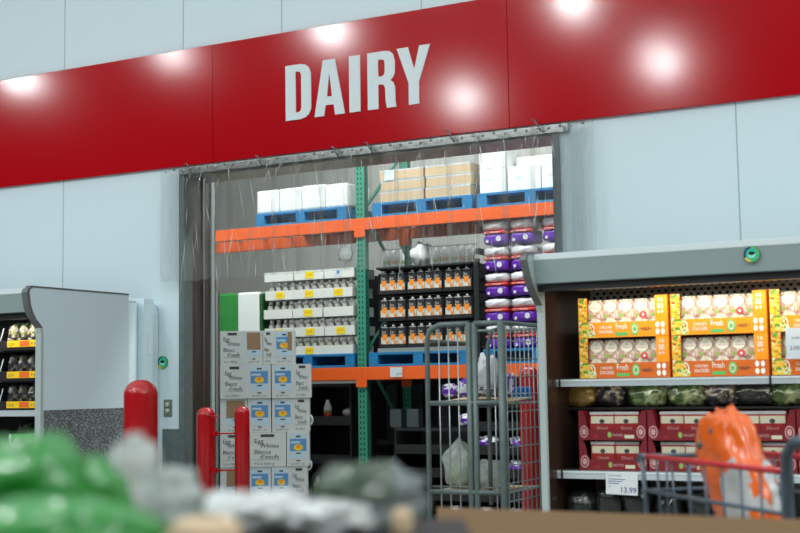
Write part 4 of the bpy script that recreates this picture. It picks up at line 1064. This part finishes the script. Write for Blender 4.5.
# basket axes from the seen rail
ax = (A1-A0); ax.z = 0; L_ = ax.length; ax.normalize(); nrm = Vector((-ax.y, ax.x, 0))
if nrm.y < 0: nrm = -nrm
wd = .52
B0 = A0+nrm*wd; B1 = A1+nrm*wd
ct([A0+ax*.03, A1], .011, 'cart_red', 'red_rail'); ct([B0, B1], .010, 'cart_red', 'red_rail')
ct([A0-ax*.05+Vector((0,0,-.02)), A0-ax*.02, A0+ax*.04], .012, 'cart_grey', 'corner_cap')
ct([A0, B0], .009, 'cart_grey', 'end_rail')
dz = Vector((0,0,-1))
inn = ax*.05+nrm*.03
for f, nm in ((.14,'side_wire'),(.38,'side_wire')):
    ct([A0+dz*f+inn*f*1.5-ax*.03, A1+dz*f+nrm*.04*f], .008 if f < .2 else .009, 'cart_grey', nm); ct([B0+dz*f, B1+dz*f], .006, 'cart_grey', nm); ct([A0+dz*f+inn*f*1.5-ax*.03, B0+dz*f], .006, 'cart_grey', nm)
for k in range(9):
    q = A0+ax*(L_*k/8); ct([q-ax*.01, q+dz*.38+inn*.35*(1-k/8)], .0045 if k else .010, 'cart_grey', 'side_wire')
    q = B0+ax*(L_*k/8); ct([q, q+dz*.38], .0045, 'cart_grey', 'side_wire')
for k in range(6):
    q = A0+nrm*(wd*k/5); ct([q, q+dz*.38], .0045, 'cart_grey', 'side_wire')
    q = A0+nrm*(wd*k/5)+dz*.38; ct([q+ax*.02, q+ax*L_], .005, 'cart_grey', 'floor_wire')
for k in range(4):
    q = A0+ax*(L_*k/3+.01)+dz*.385; ct([q, q+nrm*wd], .005, 'cart_grey', 'floor_wire')
hp = A1+ax*.03
hb0 = hp+dz*.42; ht = hp+Vector((0,0,.055))
ct([hb0, hp+dz*.05, ht-ax*.0, ht+ax*.05+Vector((0,0,.045)), ht+ax*.16+Vector((0,0,.05))], .020, 'cart_grey', 'handle_post')
ct([hb0+nrm*wd, hp+dz*.05+nrm*wd, ht+nrm*wd, ht+ax*.16+nrm*wd+Vector((0,0,.05))], .018, 'cart_grey', 'handle_post')
ct([ht+ax*.16+Vector((0,0,.05)), ht+ax*.16+nrm*wd+Vector((0,0,.05))], .018, 'cart_red', 'handle')
ct([hb0, Vector((A0.x, A0.y, .22))+inn], .013, 'cart_grey', 'chassis_tube'); ct([hb0+nrm*wd, Vector((B0.x, B0.y, .22))], .013, 'cart_grey', 'chassis_tube')
ct([hb0, Vector((hb0.x, hb0.y, .14))], .014, 'cart_grey', 'chassis_tube'); ct([hb0+nrm*wd, Vector((hb0.x, hb0.y, .14))+nrm*wd], .014, 'cart_grey', 'chassis_tube')
ct([Vector((A0.x, A0.y, .22))+inn, Vector((hb0.x, hb0.y, .22))], .013, 'cart_grey', 'chassis_tube'); ct([Vector((B0.x, B0.y, .22)), Vector((hb0.x, hb0.y, .22))+nrm*wd], .013, 'cart_grey', 'chassis_tube')
for q in (Vector((A0.x, A0.y, 0))+inn+ax*.05, Vector((B0.x, B0.y, 0))+ax*.05, Vector((hb0.x, hb0.y, 0)), Vector((hb0.x, hb0.y, 0))+nrm*wd):
    MB().tube([q-k0+Vector((0,0,.065))-nrm*.015, q-k0+Vector((0,0,.065))+nrm*.015], .063, 'rubber', 16).tube([q-k0+Vector((0,0,.07)), q-k0+Vector((0,0,.23))], .012, 'cart_grey', 8).build('caster', cart)
# orange bag leaning in the basket
zc_ = zr-.38
cen = A0+ax*(L_*.455)+nrm*.24
bag = thing('orange_bag', 'shiny orange snack bag leaning in the shopping cart', 'bag', (cen.x, cen.y, zc_+.008+.04), math.atan2(ax.y, ax.x))
T = Matrix.Rotation(-.38, 4, 'Y') @ Matrix.Rotation(.12, 4, 'X')
def inside(x, y, z): return z < .05+.25*noise.noise(Vector((x*4,y*4,z*4))) and x > -.05+.3*z and z > -.7 and x < .95
b = MB(); b.blob(-.02, .0, .27, .168, .08, .262, 'bag_orange', 7, .19, 3.0, p=3.2, nu=48, nv=36, T=Matrix.Translation((.03,0,.01)) @ T, m2='bagclear', sel=inside); b.build('bag_body', bag)
b = MB(); n = 14
vs = []; 
for i in range(n+1):
    t = i/n; x = -.15+.27*t; zo = .006*math.sin(t*17)+.004*math.sin(t*31)
    vs += [(x, .02*math.sin(t*9), .475), (x*1.08, .02*math.sin(t*9+1), .525+zo), (x, .006+.02*math.sin(t*9), .475), (x*1.08, .006+.02*math.sin(t*9+1), .525+zo)]
fs = []
for i in range(n):
    a = 4*i; fs += [(a, a+4, a+5, a+1), (a+2, a+3, a+7, a+6), (a+1, a+5, a+7, a+3)]
b.add(vs, fs, 'bag_orange', True, T=Matrix.Translation((.01,0,.0)) @ T); b.build('top_seal', bag)
for x, zq in ((-.075, .455), (.045, .47)):
    MB().blob(x, -.062, zq, .026, .010, .013, 'edge_trim', 4, .05, nu=16, nv=10, T=Matrix.Translation((.01,0,0)) @ T).build('grip_hole', bag)

# ------------------------------------------------------------------ foreground
# open carton whose top edge crosses the bottom right
FYc = 3.55
pL = at(437, 507.5, FYc); 
fb = thing('open_carton', 'large brown open carton whose edge crosses the bottom of the view', 'carton', (pL.x, FYc, 0))
Lc = 1.5; zc2 = pL.z
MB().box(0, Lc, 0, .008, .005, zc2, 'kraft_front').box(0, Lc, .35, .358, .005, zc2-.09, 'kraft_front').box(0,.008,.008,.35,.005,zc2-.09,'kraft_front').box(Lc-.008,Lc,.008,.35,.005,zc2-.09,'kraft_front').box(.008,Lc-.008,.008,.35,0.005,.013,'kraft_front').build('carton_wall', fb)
# produce bin near the viewer with heaped bags
pz_ = 1.6
def fp(u, v, dist): d = ray(u, v); return Vector((0,0,H))+d*dist
ztab = fp(200, 545, 1.75).z-.02
tb = thing('display_bin', 'dark brown display bin under the blurred bags in the foreground', 'bin', (fp(215,540,1.9).x, fp(215,540,1.9).y, 0), YAW)
MB().box(-.62,.36,-.30,.32,.01,ztab-.03,'kraft_dark').build('bin_body', tb); MB().box(-.64,.38,-.32,.34,ztab-.029,ztab,'blackplastic').build('bin_top', tb)
def fbag(name, lb, cat, u, vt, dist, w, d_, m, seed, amp=.2, group=None, **kw):
    p = fp(u, vt, dist); h = (p.z-ztab)/2/.98
    return bagobj(name, lb, cat, (p.x, p.y, ztab+.001), (w, d_, h), m, seed, amp, group=group, rotz=YAW, nu=40, nv=28, **kw)
g = 'green bags in the foreground'
fbag('green_bag', 'blurred bright green plastic bag at the lower left corner', 'bag', 22, 438, 1.85, .10, .09, 'bag_green', 201, .22, g)
fbag('green_bag', 'blurred green bag just right of the corner bag', 'bag', 90, 463, 1.86, .055, .06, 'bag_green', 203, .25, g)
fbag('green_bag', 'flat green bag at the very bottom left', 'bag', 55, 500, 1.60, .13, .06, 'bag_green', 205, .2, g)
g = 'clear bags in the foreground'
for k, (u, v, dist, w, d_, lb) in enumerate(((135,440,1.95,.038,.04,'blurred clear bag between the green bags and the large bollard'),(170,470,2.0,.05,.05,'blurred clear bag below the slim left bollard'),(215,494,2.05,.07,.06,'low blurred white bag below the egg white cartons, left one'),(275,493,2.1,.075,.06,'low blurred white bag below the egg white cartons, right one'),(330,500,2.0,.06,.05,'low blurred pale bag left of the tall dark bag'))):
    fbag('clear_bag', lb, 'bag', u, v, dist, w, d_, 'bagfilm' if k < 2 else 'bagclear', 210+k, .3, g)
fbag('dark_bag', 'tall blurred grey and dark bag near the middle of the foreground', 'bag', 368, 466, 2.05, .085, .06, 'greenbag', 221, .25, None, m2='bagfilm_front', sel=lambda x, y, z: x > .45 or z < .1)
fbag('lime_item', 'small blurred yellow green item right of the dark bag', 'produce', 402, 508, 1.95, .016, .02, 'kraft', 223, .1)
fbag('white_pouch', 'pale cream carton lump at the bottom below the bollards', 'pouch', 205, 517, 1.70, .05, .04, 'kraft', 225, .1)
